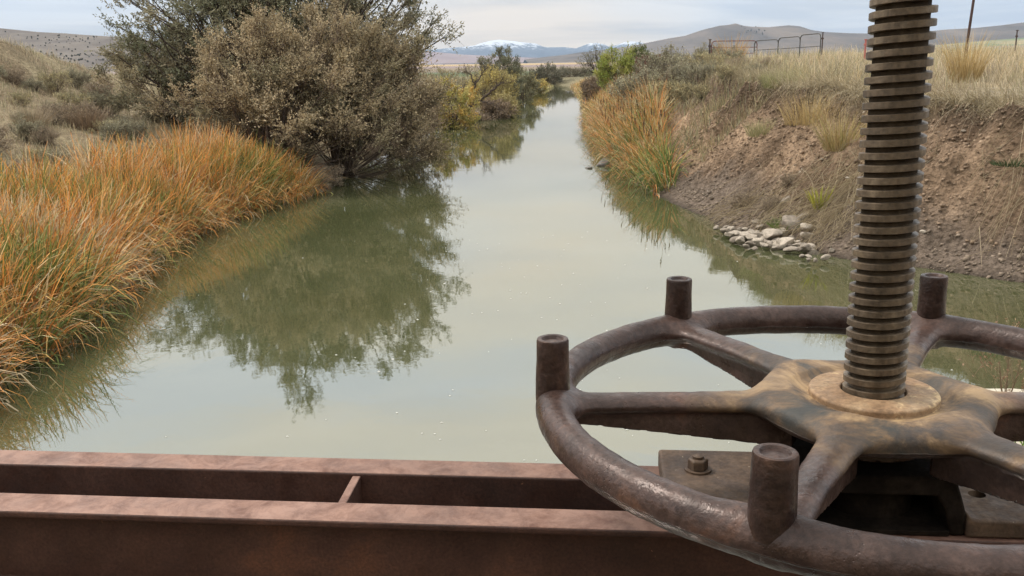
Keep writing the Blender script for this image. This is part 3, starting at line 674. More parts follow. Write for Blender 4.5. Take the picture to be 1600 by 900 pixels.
# right bank mid trees
mid('willow_tree', 'bright green round willow on the right bank', 'tree', 967, 130, 62, 31, (1.55, 1.6), 2.9, [(.28, .33, .07), (.36, .38, .09), (.2, .25, .055), (.4, .38, .12)], nc=130, nw=14, up=.9, lump=.2, leaf=(.12, .04))
mid('willow_tree', 'darker green shrub touching the right side of the bright green willow', 'tree', 996, 120, 66, 32, (1.0, 1.2), 2.6, [(.12, .15, .05), (.16, .18, .06)], nc=60)
mid('dry_shrub', 'dark brown shrub at the water edge below the bare tree', 'bush', 930, 150, 72, 33, (1.0, 1.4), 1.8, [(.2, .155, .12), (.26, .19, .12)], nc=60)
mid('dry_shrub', 'orange-brown shrub at the water edge farther up the right bank', 'bush', 924, 140, 92, 34, (.9, 1.2), 1.4, [(.34, .24, .12), (.3, .22, .12)], nc=50)

mid('dry_shrub', 'low brown twiggy shrub at the tip of the left bank under the pale yellow dome', 'bush', 775, 183, 58.2, 35, (.9, .7), .9, [(.33, .25, .17), (.27, .21, .15)], nc=40)
mid('dry_shrub', 'small yellowish shrub at the outermost tip of the left bank', 'bush', 793, 180, 59.2, 36, (.7, .8), 1.3, [(.48, .4, .18), (.4, .34, .16)], nc=40)
mid('dry_shrub', 'low grey shrub at the water edge beneath the leaning dead tree', 'bush', 745, 185, 56.6, 37, (.9, .5), .8, [(.3, .23, .16), (.26, .2, .14)], nc=35)
# bare trees
def bare_tree(name, label, base, limbs, seed, twl=.5, ntw=16, cw=(.07, .05, .04), fol=None, leaf=(.1, .035)):
    r = np.random.default_rng(seed); t = thing(name, label, 'tree', base)
    mb = MB(); parts = []
    for pts, r0 in limbs:
        P_ = np.array(pts, float); m = 14; s = np.linspace(0, len(P_) - 1, m); q = np.stack([np.interp(s, range(len(P_)), P_[:, k]) for k in range(3)], 1)
        q[1:-1] += r.normal(0, .035, (m - 2, 3)); mb.tube(q, list(np.linspace(r0, r0 * .25, m)), 7)
        ii = r.integers(m // 3, m, ntw); A = q[ii]; dr = norm(norm(q[-1] - q[0])[None] * .6 + r.normal(0, .6, (ntw, 3)) + [0, 0, .35])
        E = A + dr * twl * r.uniform(.5, 1.5, (ntw, 1)); B = (A + E) / 2 + r.normal(0, .06, A.shape)
        a = ribbon_tubes(A, B, E, np.full(ntw, r0 * .22), np.full(ntw, .006), np.tile(cw, (ntw, 1)), 5, 3); parts.append(a[:3])
        n3 = ntw * 4; jj = r.integers(0, ntw, n3); kk = r.integers(2, 6, n3); A3 = a[3][jj, kk]; E3 = A3 + norm(dr[jj] + r.normal(0, .7, (n3, 3))) * twl * .5 * r.uniform(.5, 1.3, (n3, 1))
        b = ribbon_tubes(A3, (A3 + E3) / 2 + r.normal(0, .03, A3.shape), E3, np.full(n3, .009), np.full(n3, .004), np.tile(np.array(cw) * 1.6, (n3, 1)), 3, 3); parts.append(b[:3])
        if fol is not None:
            nf = n3 * 8; ff = r.integers(0, n3, nf); u = r.random((nf, 1)); c = A3[ff] * (1 - u) + E3[ff] * u
            parts.append(leaves(c, norm(r.normal(size=(nf, 3))), np.full(nf, leaf[0]), np.full(nf, leaf[1]), np.array(fol)[r.integers(0, len(fol), nf)] * r.uniform(.8, 1.2, (nf, 1)), r))
    mb.build('trunk', BARK, t, smooth=True)
    V, Q_, C_ = join(parts); link('foliage', np_mesh('foliage', V, Q_, col=C_), LEAF, t)
    return t
def L3(base, lst, y0=0): return [tuple(np.array(at(px, py, base[1] + dy)) - np.array(base)) for px, py, dy in lst]
b = at(735, 163, 57.5); b[2] = .1; b = tuple(b)
bare_tree('dead_tree', 'leaning dead tree with black forked limbs at the water edge of the left bank', b, [
    (L3(b, [(735, 165, 0), (737, 145, 0), (742, 132, 0), (750, 120, .3), (757, 110, .3)]), .1),
    (L3(b, [(734, 165, 0), (750, 157, -.3), (765, 147, -.5), (775, 135, -.6), (780, 130, -.6), (792, 130, -.5)]), .1),
    (L3(b, [(735, 168, 0), (752, 158, -.6), (772, 163, -1), (785, 172, -1.2)]), .05),
    (L3(b, [(742, 132, 0), (735, 118, .2), (728, 108, .3)]), .05)], 41, .45, 14)
b = at(945, 128, 80); b[2] = float(ground_h(b[0], b[1])); b = tuple(b)
bare_tree('bare_tree', 'half bare grey tree leaning left beside the bright green willow', b, [
    (L3(b, [(948, 132, 0), (938, 118, 0), (928, 108, 0), (918, 98, 0)]), .13), (L3(b, [(943, 125, 0), (936, 108, 0), (933, 95, 0), (930, 86, 0)]), .09),
    (L3(b, [(940, 120, 0), (925, 112, .4), (913, 108, .5)]), .07), (L3(b, [(945, 128, 0), (944, 110, 0), (942, 96, 0)]), .06)], 42, .9, 18, (.12, .1, .08), fol=[(.24, .24, .15), (.2, .2, .13)])

# ------------------------------------------------------------------ brush on the banks
SAGE = [(.29, .28, .19), (.35, .33, .23), (.4, .37, .25), (.24, .22, .15)]
RAB = [(.5, .42, .24), (.36, .33, .19), (.58, .5, .3), (.29, .27, .16)]
protos = []
for i, (cols_, rr_, hh_) in enumerate([(SAGE, (.75, .75), 1.1), (SAGE, (.6, .6), .8), (RAB, (.6, .6), .75), (RAB, (.8, .7), .9), ([(.36, .29, .21), (.3, .24, .17), (.42, .34, .24)], (.7, .7), .7)]):
    wv, cv = bush(60 + i, rr_, hh_, 60, 10, 9, leaf=(.05, .02), twig_len=.24, cols=cols_, wood=(.13, .1, .08), stems=8, trunk_r=.018, low=0, up=1.0, lump=.3, inner=.25, stem_sp=.1, twigw=.004)
    V, Q_, C_ = join([wv, cv]); protos.append(np_mesh('brush', V, Q_, col=C_)); protos[-1].materials.append(LEAF)
def brush(name, px, py, y, kind, s, label, group=None, dz=-.05, cat='shrub'):
    p = at(px, py, y); o = link(name, protos[kind], None); o.location = (p[0], y, float(ground_h(p[0], y)) + dz)
    o.rotation_euler[2] = random.Random(px * 7 + py).uniform(0, 6.28); o.scale = (s, s, s) if not hasattr(s, '__len__') else s
    return tag(o, label, cat, group)
for px, py, y, k, s in [(1008, 110, 38, 0, 1.7), (1035, 110, 41, 0, 1.6), (1050, 85, 44, 1, 1.7), (1022, 132, 33, 3, 1.3), (1000, 128, 42, 1, 1.8), (1045, 128, 34, 3, 1.2), (1062, 118, 38, 4, 1.3), (990, 120, 48, 0, 1.3),
                        (1055, 150, 34, 3, 1.0), (1070, 140, 36, 1, 1.1), (1085, 150, 33, 0, .9), (1092, 130, 39, 3, 1.0), (1110, 150, 32, 1, .7), (1125, 140, 34, 2, .8), (1100, 130, 43, 1, .9), (1150, 125, 32, 4, .7), (1175, 125, 29, 1, .55), (1140, 125, 37, 0, .8), (1195, 120, 31, 4, .7), (1030, 150, 38, 2, 1.1)]:
    brush('sagebrush', px, py, y, k, s, 'grey-green sagebrush mound on the right bank between the reeds and the dirt scarp', 'brush on the right bank shoulder')
for px, py, y, k, s in [(1070, 160, 31, 2, .7), (1100, 160, 29.5, 2, .6), (1135, 150, 28.5, 2, .6), (1200, 145, 25, 2, .5)]:
    brush('rabbitbrush', px, py, y, k, s, 'straw-coloured rabbitbrush on the crest of the dirt scarp left of the screw', 'pale brush on the scarp crest')
for px, y, s in [(545, 26.2, .9), (575, 28.5, .9), (520, 25.6, .6), (610, 33, 1.0), (650, 40, 1.1)]:
    p = at(px, 250, y); o = link('dead_brush', protos[4], None); o.location = (float(xl(y)) - .25, y, -.02); o.scale = (s, s, s * .8)
    tag(o, 'dark twiggy dead brush at the water edge under the tan thicket', 'shrub', 'twiggy brush under the thicket')
brush('juniper', 1107, 85, 48, 0, 1.1, 'dark little bush at the left post of the red gate')
for px, py, y, k, s in [(20, 60, 26, 1, .5), (70, 100, 27, 4, .8), (30, 110, 24, 1, .7), (130, 150, 28, 4, .9), (60, 160, 24, 4, .6), (110, 130, 30, 3, .8), (180, 170, 26, 1, .8), (10, 190, 20, 4, .6), (90, 200, 22, 1, .6), (15, 95, 33, 4, .7), (50, 110, 33, 1, .6), (85, 120, 34, 3, .8), (120, 120, 36, 1, .9), (150, 120, 35, 4, .9), (-20, 60, 32, 1, .7), (30, 140, 30, 3, .5), (75, 140, 29, 1, .5), (165, 150, 27, 3, .6), (140, 185, 23, 4, .5), (50, 185, 22, 3, .45), (200, 155, 27, 1, .8),
                        (160, 130, 31, 1, 1.0), (240, 170, 24.5, 4, .8), (290, 180, 23.5, 4, .8), (215, 190, 22, 1, .5), (-40, 120, 22, 4, .9), (-60, 190, 18, 1, .8)]:
    brush('sagebrush', px, py, y, k, s, 'dull grey-brown brush scattered on the left slope above the orange reeds', 'brush on the left slope')
for px, py, y, k, s in [(1165, 270, 19.5, 4, .5), (1215, 290, 18.2, 4, .45), (1240, 240, 18.5, 4, .4)]:
    brush('dead_brush', px, py, y, k, s, 'flattened brown dead brush on the face of the right scarp', 'dead brush on the scarp face', dz=-.12)
# far junipers dotted over hills
jw = bush(77, (1, 1), 2.0, 24, 6, 6, leaf=(.45, .25), twig_len=.5, cols=[(.07, .08, .055), (.09, .095, .065)], stems=3, trunk_r=.08, low=0)
V, Q_, C_ = join(jw); jm = np_mesh('juniper', V, Q_, col=C_); jm.materials.append(LEAF)
dg = None
def drop_on(obj, x, y):
    ok, loc, nrm_, i = obj.ray_cast(Vector((x, y, 5000)), Vector((0, 0, -1))); return loc.z if ok else None
bpy.context.view_layer.update()
lh = bpy.data.objects['left_hills']; bh = bpy.data.objects['butte_hill']; rj = random.Random(3)
def junipers(ob, n, x0, x1, d0, d1, s, lab, grp, y0=0, y1=999):
    c = 0; tries = 0
    while c < n and tries < 6000:
        tries += 1; px = rj.triangular(x0, x1, (x0 + x1) / 2); d = rj.uniform(d0, d1); p = at(px, 60, d); z = drop_on(ob, p[0], d)
        if z is None: continue
        o = link('juniper', jm, None); o.location = (p[0], d, z); sc = s * rj.uniform(.6, 1.3); o.scale = (sc, sc, sc * .9); o.rotation_euler[2] = rj.uniform(0, 6)
        tag(o, lab, 'tree', grp); c += 1
junipers(lh, 150, 0, 200, 950, 1480, .75, 'tiny dark juniper on the far hill behind the left bank', 'junipers on the far left hill')
junipers(bh, 22, 1150, 1200, 4700, 5190, 2.2, 'tiny dark juniper near the summit of the butte', 'junipers on the butte')

# ------------------------------------------------------------------ reeds and grass (uncountable)
def reed_field(name, side, y0, y1, n, s0, s1, hmin, hmax, palette, wts, seed, wd=(.014, .026), outl=.5):
    r = np.random.default_rng(seed)
    y = r.uniform(y0, y1, n); s = s0 + (s1 - s0) * r.random(n) ** .8
    x = (xl(y) - s) if side < 0 else (xr(y) + s)
    if side > 0: ok = s < np.interp(y, [23, 26, 32, 45], [.35, .75, 1.5, 2.3]); y, s, x = y[ok], s[ok], x[ok]; n = len(x)
    # clumping
    keep = fbm(x * 1.2, y * 1.2, seed, 3) > .36 - .1 * r.random(n); x, y, s = x[keep], y[keep], s[keep]; n = len(x)
    z = np.maximum(ground_h(x, y), -.15) - .03
    cl = fbm(x * .9 + 3, y * .9, seed + 1, 2); cl2 = fbm(x * 2.4, y * 2.4, seed + 2, 2)
    edge = np.clip(1 - (s - s0) / .9, 0, 1)
    h = (hmin + (hmax - hmin) * np.clip(cl * 1.6 - .3, 0, 1)) * r.uniform(.55, 1.15, n) * (1 - .25 * edge)
    toward = 0.0 if side < 0 else math.pi
    az = np.where(r.random(n) < .1 + .55 * edge, toward + r.normal(0, .9, n), r.uniform(0, 6.283, n) + (cl2 - .5) * 2)
    lean = np.abs(r.normal(.04, .16, n)) + edge * r.uniform(0, outl, n) ** 1.3
    curve = np.abs(r.normal(.5, .75, n)) + edge * r.uniform(.1, 1.3, n)
    brk = r.random(n) < .14; curve = np.where(brk, curve + 1.3, curve)
    pal = np.array(palette, float); zone = fbm(x * .8 + 11, y * .8, seed + 5, 3)
    w_ = np.array(wts, float); idx_ = (np.clip(zone + r.normal(0, .16, n), 0, .999) * 1.0); cw = np.cumsum(w_) / w_.sum(); ci = np.searchsorted(cw, sst(.25, .75, idx_))
    c = pal[np.clip(ci, 0, len(pal) - 1)] * (r.uniform(.5, 1.45, (n, 1)))
    basec = c * .82 + np.array([.3, .25, .17]) * .18; 
    V, Q_, C_ = blades(np.stack([x, y, z], 1), h, r.uniform(wd[0], wd[1], n), az, lean, curve, basec, 5, tipcol=c, r=r)
    # dry litter at the foot
    m = n // 2; j = r.integers(0, n, m); P2 = np.stack([x[j], y[j], z[j] + .02], 1) + r.normal(0, .1, (m, 3)) * [1, 1, 0]
    v2 = blades(P2, r.uniform(.3, .8, m), r.uniform(.008, .016, m), r.normal(toward, 1.4, m), r.uniform(.3, 1.2, m), r.uniform(.2, .9, m), np.array([.4, .33, .22]) * r.uniform(.5, 1.2, (m, 1)), 3, r=r)
    parts_ = [(V, Q_, C_), v2]
    if side > 0 and y1 < 59:
        q = 260; j = r.integers(0, n, q); hh = r.uniform(.75, 1.05, q) * hmax; A = np.stack([x[j], y[j], z[j]], 1); dr = np.stack([r.normal(0, .1, q), r.normal(0, .1, q), np.ones(q)], 1) * hh[:, None]
        a_ = ribbon_tubes(A, A + dr * .5, A + dr, np.full(q, .004), np.full(q, .003), np.tile([.4, .3, .16], (q, 1)), 3, 3)
        b_ = ribbon_tubes(A + dr * .86, A + dr * .92, A + dr * .98, np.full(q, .012), np.full(q, .011), np.array([.1, .055, .03]) * r.uniform(.7, 1.6, (q, 1)), 2, 5)
        parts_ += [a_[:3], b_[:3]]
    V, Q_, C_ = join(parts_)
    o = link(name, np_mesh(name, V, Q_, col=C_), BLADE); return o
ORG = [(.16, .2, .05), (.38, .35, .1), (.62, .4, .14), (.7, .33, .085), (.62, .25, .065), (.66, .43, .19), (.6, .48, .3)]
o = reed_field('reeds', -1, 8.6, 24.8, 36000, -.15, 2.2, 1.0, 1.63, ORG, (.7, 1.2, 3, 7, 6, 2.5, 1.2), 101, wd=(.02, .037))
tag(o, 'dense orange and yellow autumn reeds along the left waterline', 'reeds', kind='stuff')
RG = [(.13, .22, .05), (.2, .27, .07), (.42, .37, .13), (.58, .42, .17), (.64, .34, .11), (.6, .25, .075), (.62, .5, .3)]
o = reed_field('reeds', 1, 23.3, 58, 24000, -.2, 1.9, 1.1, 1.75, RG, (1.2, 1.2, 1.8, 3, 6, 6, 1.5), 102, wd=(.02, .034), outl=.6)
tag(o, 'green, orange and tan reeds along the right waterline below the brush', 'reeds', kind='stuff')
o = reed_field('reeds', 1, 58, 130, 7000, -.1, 1.8, .6, 1.1, RG[2:], (1, 2, 2, 2, 2), 103, wd=(.04, .07))
tag(o, 'far thin fringe of tan reeds along the right bank beyond the willow', 'reeds', kind='stuff')
o = reed_field('reeds', -1, 60, 134, 6000, -.1, 1.6, .35, .8, [(.3, .3, .1), (.42, .34, .14), (.3, .24, .14)], (1, 2, 1), 104, wd=(.04, .07))
tag(o, 'far thin fringe of yellow reeds along the left bank beyond the dead tree', 'reeds', kind='stuff')

def grass_field(name, pts, hr_, palette, seed, wd=(.006, .012), lean=.25, curve=.6, k=3):
    r = np.random.default_rng(seed); x, y = pts; n = len(x); z = ground_h(x, y) - .03
    cl = fbm(x * 1.3, y * 1.3, seed, 3)
    h = (hr_[0] + (hr_[1] - hr_[0]) * np.clip((cl - .25) * 1.8, 0, 1)) * r.uniform(.4, 1.2, n)
    pal = np.array(palette, float); zi = np.clip(fbm(x * .5 + 7, y * .5, seed + 4, 3) * 1.6 - .3 + r.normal(0, .2, n), 0, .999)
    c = pal[(zi * len(pal)).astype(int)] * r.uniform(.7, 1.3, (n, 1))
    V, Q_, C_ = blades(np.stack([x, y, z], 1), h, r.uniform(wd[0], wd[1], n) * (1 + .03 * np.maximum(y - 15, 0)), r.uniform(0, 6.283, n), np.abs(r.normal(0, lean, n)), np.abs(r.normal(0, curve, n)), c * .85, k, tipcol=c * 1.15, r=r)
    return link(name, np_mesh(name, V, Q_, col=C_), BLADE)
r_ = np.random.default_rng(5)
# right plateau
n = 120000; y = 12 + 46 * r_.random(n) ** 1.5; s = r_.uniform(2.6, 22, n) ** 1.0; x = xr(y) + s
lim = 3.4 + (fbm(y * .8, x * .8, 51, 3) - .5) * 1.3
k_ = ((s > lim) | (y > 36)) & (fbm(x * .9, y * .9, 71, 3) > .3); x, y = x[k_], y[k_]
STRAW = [(0.56, 0.47, 0.325), (0.403, 0.336, 0.224), (0.627, 0.526, 0.358), (0.336, 0.302, 0.213), (0.314, 0.314, 0.168), (0.582, 0.448, 0.258), (0.672, 0.56, 0.381), (0.448, 0.37, 0.269)]
o = grass_field('dry_grass', (x, y), (.12, .72), STRAW, 201); tag(o, 'dry straw grass covering the top of the right bank', 'grass', kind='stuff')
# left slope
n = 120000; y = 9 + 50 * r_.random(n) ** 1.2; s = r_.uniform(1.6, 20, n); x = xl(y) - s; k_ = fbm(x * .8, y * .8, 72, 3) > .33; x, y = x[k_], y[k_]
LG = [(0.472, 0.389, 0.26), (0.354, 0.319, 0.201), (0.531, 0.448, 0.295), (0.307, 0.295, 0.165), (0.401, 0.319, 0.224), (0.59, 0.496, 0.342), (0.295, 0.26, 0.177)]
o = grass_field('slope_grass', (x, y), (.1, .5), LG, 202); tag(o, 'short dull dry grass on the left slope above the reeds', 'grass', kind='stuff')
# right bank behind the reeds, and far flats
n = 26000; y = 24 + 90 * r_.random(n) ** 1.3; s = r_.uniform(1.2, 5.5, n); x = xr(y) + s
o = grass_field('bank_grass', (x, y), (.2, .7), [(.3, .26, .17), (.38, .31, .18), (.26, .25, .15), (.44, .36, .2)], 203, wd=(.01, .018)); tag(o, 'tan brush grass on the right bank behind the reeds', 'grass', kind='stuff')
n = 16000; y = 55 + 80 * r_.random(n) ** 1.2; x = np.where(r_.random(n) < .5, xl(y) - r_.uniform(1, 25, n), xr(y) + r_.uniform(4, 40, n))
o = grass_field('flat_grass', (x, y), (.2, .7), [(.32, .28, .17), (.28, .25, .15), (.24, .24, .14), (.4, .33, .2)], 204, wd=(.03, .05)); tag(o, 'low dull grass on the flats beyond the gate and the left thicket', 'grass', kind='stuff')
# crumbled clods of soil on the bare face
def clods(seed, n):
    r = np.random.default_rng(seed); y = r.uniform(12.3, 27, n); s = r.uniform(.1, 3.3, n); x = xr(y) + s
    k = fbm(x * 1.5, y * 1.5, 88, 3) > .4; x, y, s = x[k], y[k], s[k]; n = len(x); sz = .008 + .034 * r.random(n) ** 3
    c = np.array([[-1, -1, -1], [1, -1, -1], [1, 1, -1], [-1, 1, -1], [-1, -1, 1], [1, -1, 1], [1, 1, 1], [-1, 1, 1]], float)
    Vc = norm(c)[None] * (1 + r.normal(0, .22, (n, 8, 1))) * sz[:, None, None] * r.uniform(.7, 1.4, (n, 1, 3)); a = r.uniform(0, 6.28, n)[:, None]
    X = Vc[..., 0] * np.cos(a) - Vc[..., 1] * np.sin(a) + .35 * Vc[..., 2]; Y = Vc[..., 0] * np.sin(a) + Vc[..., 1] * np.cos(a)
    V = np.stack([X + x[:, None], Y + y[:, None], Vc[..., 2] * .8 + (ground_h(x, y) + sz * .3)[:, None]], -1).reshape(-1, 3)
    f = np.array([[0, 3, 2, 1], [4, 5, 6, 7], [0, 1, 5, 4], [1, 2, 6, 5], [2, 3, 7, 6], [3, 0, 4, 7]])
    Q = (np.arange(n) * 8)[:, None, None] + f[None]; low = (s < 1.0)[:, None]
    col = np.where(low, [[.24, .19, .145]], [[.29, .21, .145]]) * r.uniform(.6, 1.35, (n, 1))
    return V, Q.reshape(-1, 4), np.repeat(col, 8, 0)
V, Q_, C_ = clods(55, 15000); o = link('soil_clods', np_mesh('soil_clods', V, Q_, col=C_), WOODM); tag(o, 'crumbled clods of dry soil strewn over the cut bank', 'soil clods', kind='stuff')
# fallen stalks lying down the scarp face
def stalks(name, pts, ln, cols, seed, r0=.004, droop=.9, down=None):
    r = np.random.default_rng(seed); x, y = pts; n = len(x); z = ground_h(x, y)
    d = np.stack([r.normal(-.8, .5, n), r.normal(-.25, .5, n)], 1); d = norm(d); l = ln * r.uniform(.4, 1.3, n)
    A = np.stack([x, y, z + .03], 1); E = A.copy(); E[:, :2] += d * l[:, None]; E[:, 2] = ground_h(E[:, 0], E[:, 1]) + r.uniform(.0, .12, n)
    B = (A + E) / 2; B[:, 2] += l * .25; B += r.normal(0, .04, B.shape)
    v = ribbon_tubes(A, B, E, np.full(n, r0), np.full(n, r0 * .5), np.array(cols)[r.integers(0, len(cols), n)] * r.uniform(.7, 1.2, (n, 1)), 6, 3)
    return v[:3]
parts = []
for cx_, cy_, sp_, n in [(6.0, 17.2, .5, 620), (6.6, 16.6, .35, 220), (5.3, 18.4, .4, 120), (9.3, 14.2, .4, 260), (8.4, 15.0, .4, 120), (4.9, 19.6, .5, 160), (10.2, 13.8, .5, 160)]:
    x = r_.normal(cx_, sp_, n); y = r_.normal(cy_, sp_, n); parts.append(stalks('s', (x, y), .75, [(.46, .37, .23), (.36, .28, .17), (.52, .43, .29)], int(cx_ * 10)))
for cx_, cy_, sp_, n in [(11.0, 16.5, .8, 500), (9.6, 17.5, .8, 400), (11.5, 15.2, .6, 400)]:
    x = r_.normal(cx_, sp_, n); y = r_.normal(cy_, sp_ * .5, n); parts.append(stalks('s', (x, y), .6, [(.6, .52, .4), (.5, .42, .3), (.66, .58, .46)], int(cx_ * 10) + 1, r0=.0035))
n = 260; y = r_.uniform(12.5, 23, n); x = xr(y) + r_.uniform(1.0, 3.4, n); parts.append(stalks('s', (x, y), .35, [(.3, .23, .16), (.24, .18, .13), (.4, .33, .23)], 9, r0=.003))
V, Q_, C_ = join(parts); o = link('fallen_stalks', np_mesh('fallen_stalks', V, Q_, col=C_), BLADE); tag(o, 'tangled dry stalks and roots hanging down the dirt scarp', 'dry stalks', kind='stuff')
# crest overhang: grass hanging over the scarp edge
n = 9000; y = r_.uniform(12, 30, n); lim = 3.35 + (fbm(y * .8, (xr(y) + 3.4) * .8, 51, 3) - .5) * 1.3; x = xr(y) + lim + r_.normal(0, .16, n)
rr_ = np.random.default_rng(8); m = len(x)
V, Q_, C_ = blades(np.stack([x, y, ground_h(x, y)], 1), rr_.uniform(.18, .75, m), rr_.uniform(.007, .012, m), rr_.normal(math.pi + .3, .8, m), rr_.uniform(.2, 1.2, m), rr_.uniform(.5, 1.8, m), np.array([.5, .42, .28]) * rr_.uniform(.5, 1.2, (m, 1)), 4, r=rr_)
o = link('crest_grass', np_mesh('crest_grass', V, Q_, col=C_), BLADE); tag(o, 'limp dry grass drooping over the crest of the dirt scarp', 'grass', kind='stuff')

def clump(name, label, x, y, h, n, rad, col, seed, group=None, lean=.2, curve=.3, wd=(.006, .011), z=None, spread=.35):
    r = np.random.default_rng(seed); a = r.uniform(0, 6.283, n); q = rad * np.sqrt(r.random(n)); P_ = np.stack([q * np.cos(a), q * np.sin(a), 0 * a], 1)
    c = np.array(col)[r.integers(0, len(col), n)] * r.uniform(.7, 1.25, (n, 1))
    V, Q_, C_ = blades(P_, h * r.uniform(.45, 1.1, n), r.uniform(wd[0], wd[1], n), a + r.normal(0, .5, n), q / rad * spread + np.abs(r.normal(0, lean * .4, n)), np.abs(r.normal(curve, .25, n)), c * .85, 5, tipcol=c * 1.1, r=r)
    o = link(name, np_mesh(name, V, Q_, col=C_), BLADE); o.location = (x, y, (float(ground_h(x, y)) if z is None else z) - .04)
    return tag(o, label, 'grass clump', group)
GOLD = [(.5, .36, .16), (.56, .42, .2), (.45, .32, .14), (.6, .46, .25)]
p = at(1507, 130, 21); clump('grass_clump', 'tall golden grass clump right of the screw, in front of the thin steel rod', p[0], 21, 1.15, 420, .3, GOLD, 301, wd=(.008, .014), spread=.2)
p = at(1143, 110, 42); clump('grass_clump', 'tall orange-gold grass clump standing in front of the red gate', p[0], 42, 1.6, 260, .4, [(.5, .34, .15), (.46, .3, .13)], 302, wd=(.016, .026), spread=.2)
p = at(1120, 110, 43); clump('grass_clump', 'short tan grass clump at the left end of the red gate', p[0], 43, .8, 300, .45, [(.42, .3, .17)], 303, wd=(.016, .026), spread=.3)
p = at(1268, 150, 20.5); clump('grass_clump', 'golden grass clump on the crest, farthest left of the two by the screw', p[0], 20.5, .75, 420, .55, GOLD, 304)
p = at(1318, 165, 18.3); clump('grass_clump', 'yellow grass clump on the crest against the left side of the screw', p[0], 18.3, .9, 420, .3, GOLD[1:] + [(.4, .38, .15)], 305, spread=.45)
p = at(1225, 125, 24); clump('grass_clump', 'yellow-green grass clump on the crest in the middle between gate and screw', p[0], 24, .5, 600, .5, [(.4, .38, .2), (.3, .31, .13)], 306)
p = at(1205, 130, 22); clump('grass_clump', 'greenish low grass clump near the crest under the green fence', p[0], 22, .45, 600, .5, [(.36, .35, .17), (.44, .4, .22)], 307)
p = at(235, 160, 24); clump('grass_clump', 'silvery arching bunchgrass at the foot of the dark tree', p[0], 24, .95, 900, .25, [(.4, .36, .27), (.48, .43, .33), (.33, .29, .2)], 308, lean=.5, curve=.9, spread=.9)
p = at(275, 165, 23); clump('grass_clump', 'second silvery bunchgrass, just right of the arching one', p[0], 23, .7, 700, .25, [(.38, .34, .25), (.44, .39, .29)], 309, lean=.5, curve=.9, spread=.9)
p = at(130, 150, 27.5); clump('grass_clump', 'reddish-brown rounded bunchgrass on the left slope', p[0], 27.5, .85, 900, .35, [(.33, .24, .16), (.26, .19, .13)], 310, spread=.6)
p = at(45, 150, 26); clump('grass_clump', 'pale tan bunchgrass at the left edge of the slope', p[0], 26, .7, 700, .35, [(.4, .32, .22), (.34, .27, .18)], 311, spread=.6)
p = on(1230, 350, .35); clump('green_tuft', 'small green grass tuft behind the pale stones', p[0] + .1, p[1] + .3, .3, 260, .3, [(.12, .2, .04), (.18, .26, .06)], 312, spread=.8)
p = on(1570, 370, .4); clump('weed_tuft', 'low dark green weed on the bare mud right of the screw', p[0], p[1], .16, 200, .3, [(.08, .11, .05), (.1, .14, .06)], 313, spread=1.0, wd=(.012, .02))
p = at(1290, 205, 17.2); clump('weed_tuft', 'bright yellow-green weed growing on the scarp left of the screw', p[0], 17.2, .5, 90, .1, [(.42, .4, .05), (.35, .36, .06)], 314, wd=(.02, .035), spread=.3)
p = on(70, 500, .3); clump('green_tuft', 'bright green grass tuft low in the nearest reeds at the left edge', -5.75, 10.6, .6, 320, .3, [(.12, .2, .05), (.2, .27, .08)], 315, z=.1, spread=.8, wd=(.01, .016))

# ------------------------------------------------------------------ stones
def rock_mesh(seed, sub=3):
    import bmesh
    bm = bmesh.new(); bmesh.ops.create_icosphere(bm, subdivisions=sub, radius=.5); r = np.random.default_rng(seed)
    pl = norm(r.normal(size=(13, 3))); dd = r.uniform(.24, .42, 13)
    for v in bm.verts:
        c = np.array(v.co)
        for p_, d_ in zip(pl, dd):
            e = c @ p_ - d_
            if e > 0: c = c - p_ * e * .97
        c *= 1 + .12 * (float(fbm(c[0] * 4 + seed, c[1] * 4 + c[2] * 3, seed, 3)) - .5)
        v.co = c
    me = bpy.data.meshes.new('rock'); bm.to_mesh(me); bm.free(); me.polygons.foreach_set('use_smooth', np.ones(len(me.polygons), bool)); me.set_sharp_from_angle(angle=R(50))
    return me
RM = [rock_mesh(i) for i in range(6)]
for m_ in RM: m_.materials.append(STONE)
RMD = rock_mesh(9); RMD.materials.append(DSTONE)
rk = random.Random(4)
def rock(px, py, z, s, label, group=None, me=None, name='stone'):
    p = on(px, py, z); o = link(name, me or rk.choice(RM), None)
    gz = float(ground_h(p[0], p[1])); o.location = (p[0], p[1], max(z - .03, gz + s * .17) if me is None else z)
    s *= 1.22; o.scale = (s * rk.uniform(.95, 1.35), s * rk.uniform(.8, 1.1), s * rk.uniform(.6, .85)); o.rotation_euler = (rk.uniform(-.3, .3), rk.uniform(-.3, .3), rk.uniform(0, 6.28))
    return tag(o, label, 'stone', group)
rock(1238, 352, .3, .42, 'largest grey stone at the top of the pile on the muddy shore')
rock(1207, 362, .22, .36, 'broad flat-topped tan stone left of the largest one in the pile')
rock(1262, 352, .35, .24, 'small blocky whitish stone at the upper right of the pile')
rock(1271, 393, .04, .2, 'lone rounded white stone at the right end of the pile by the water')
rock(1249, 382, .1, .27, 'egg-shaped stone at the waterline just left of the lone white one')
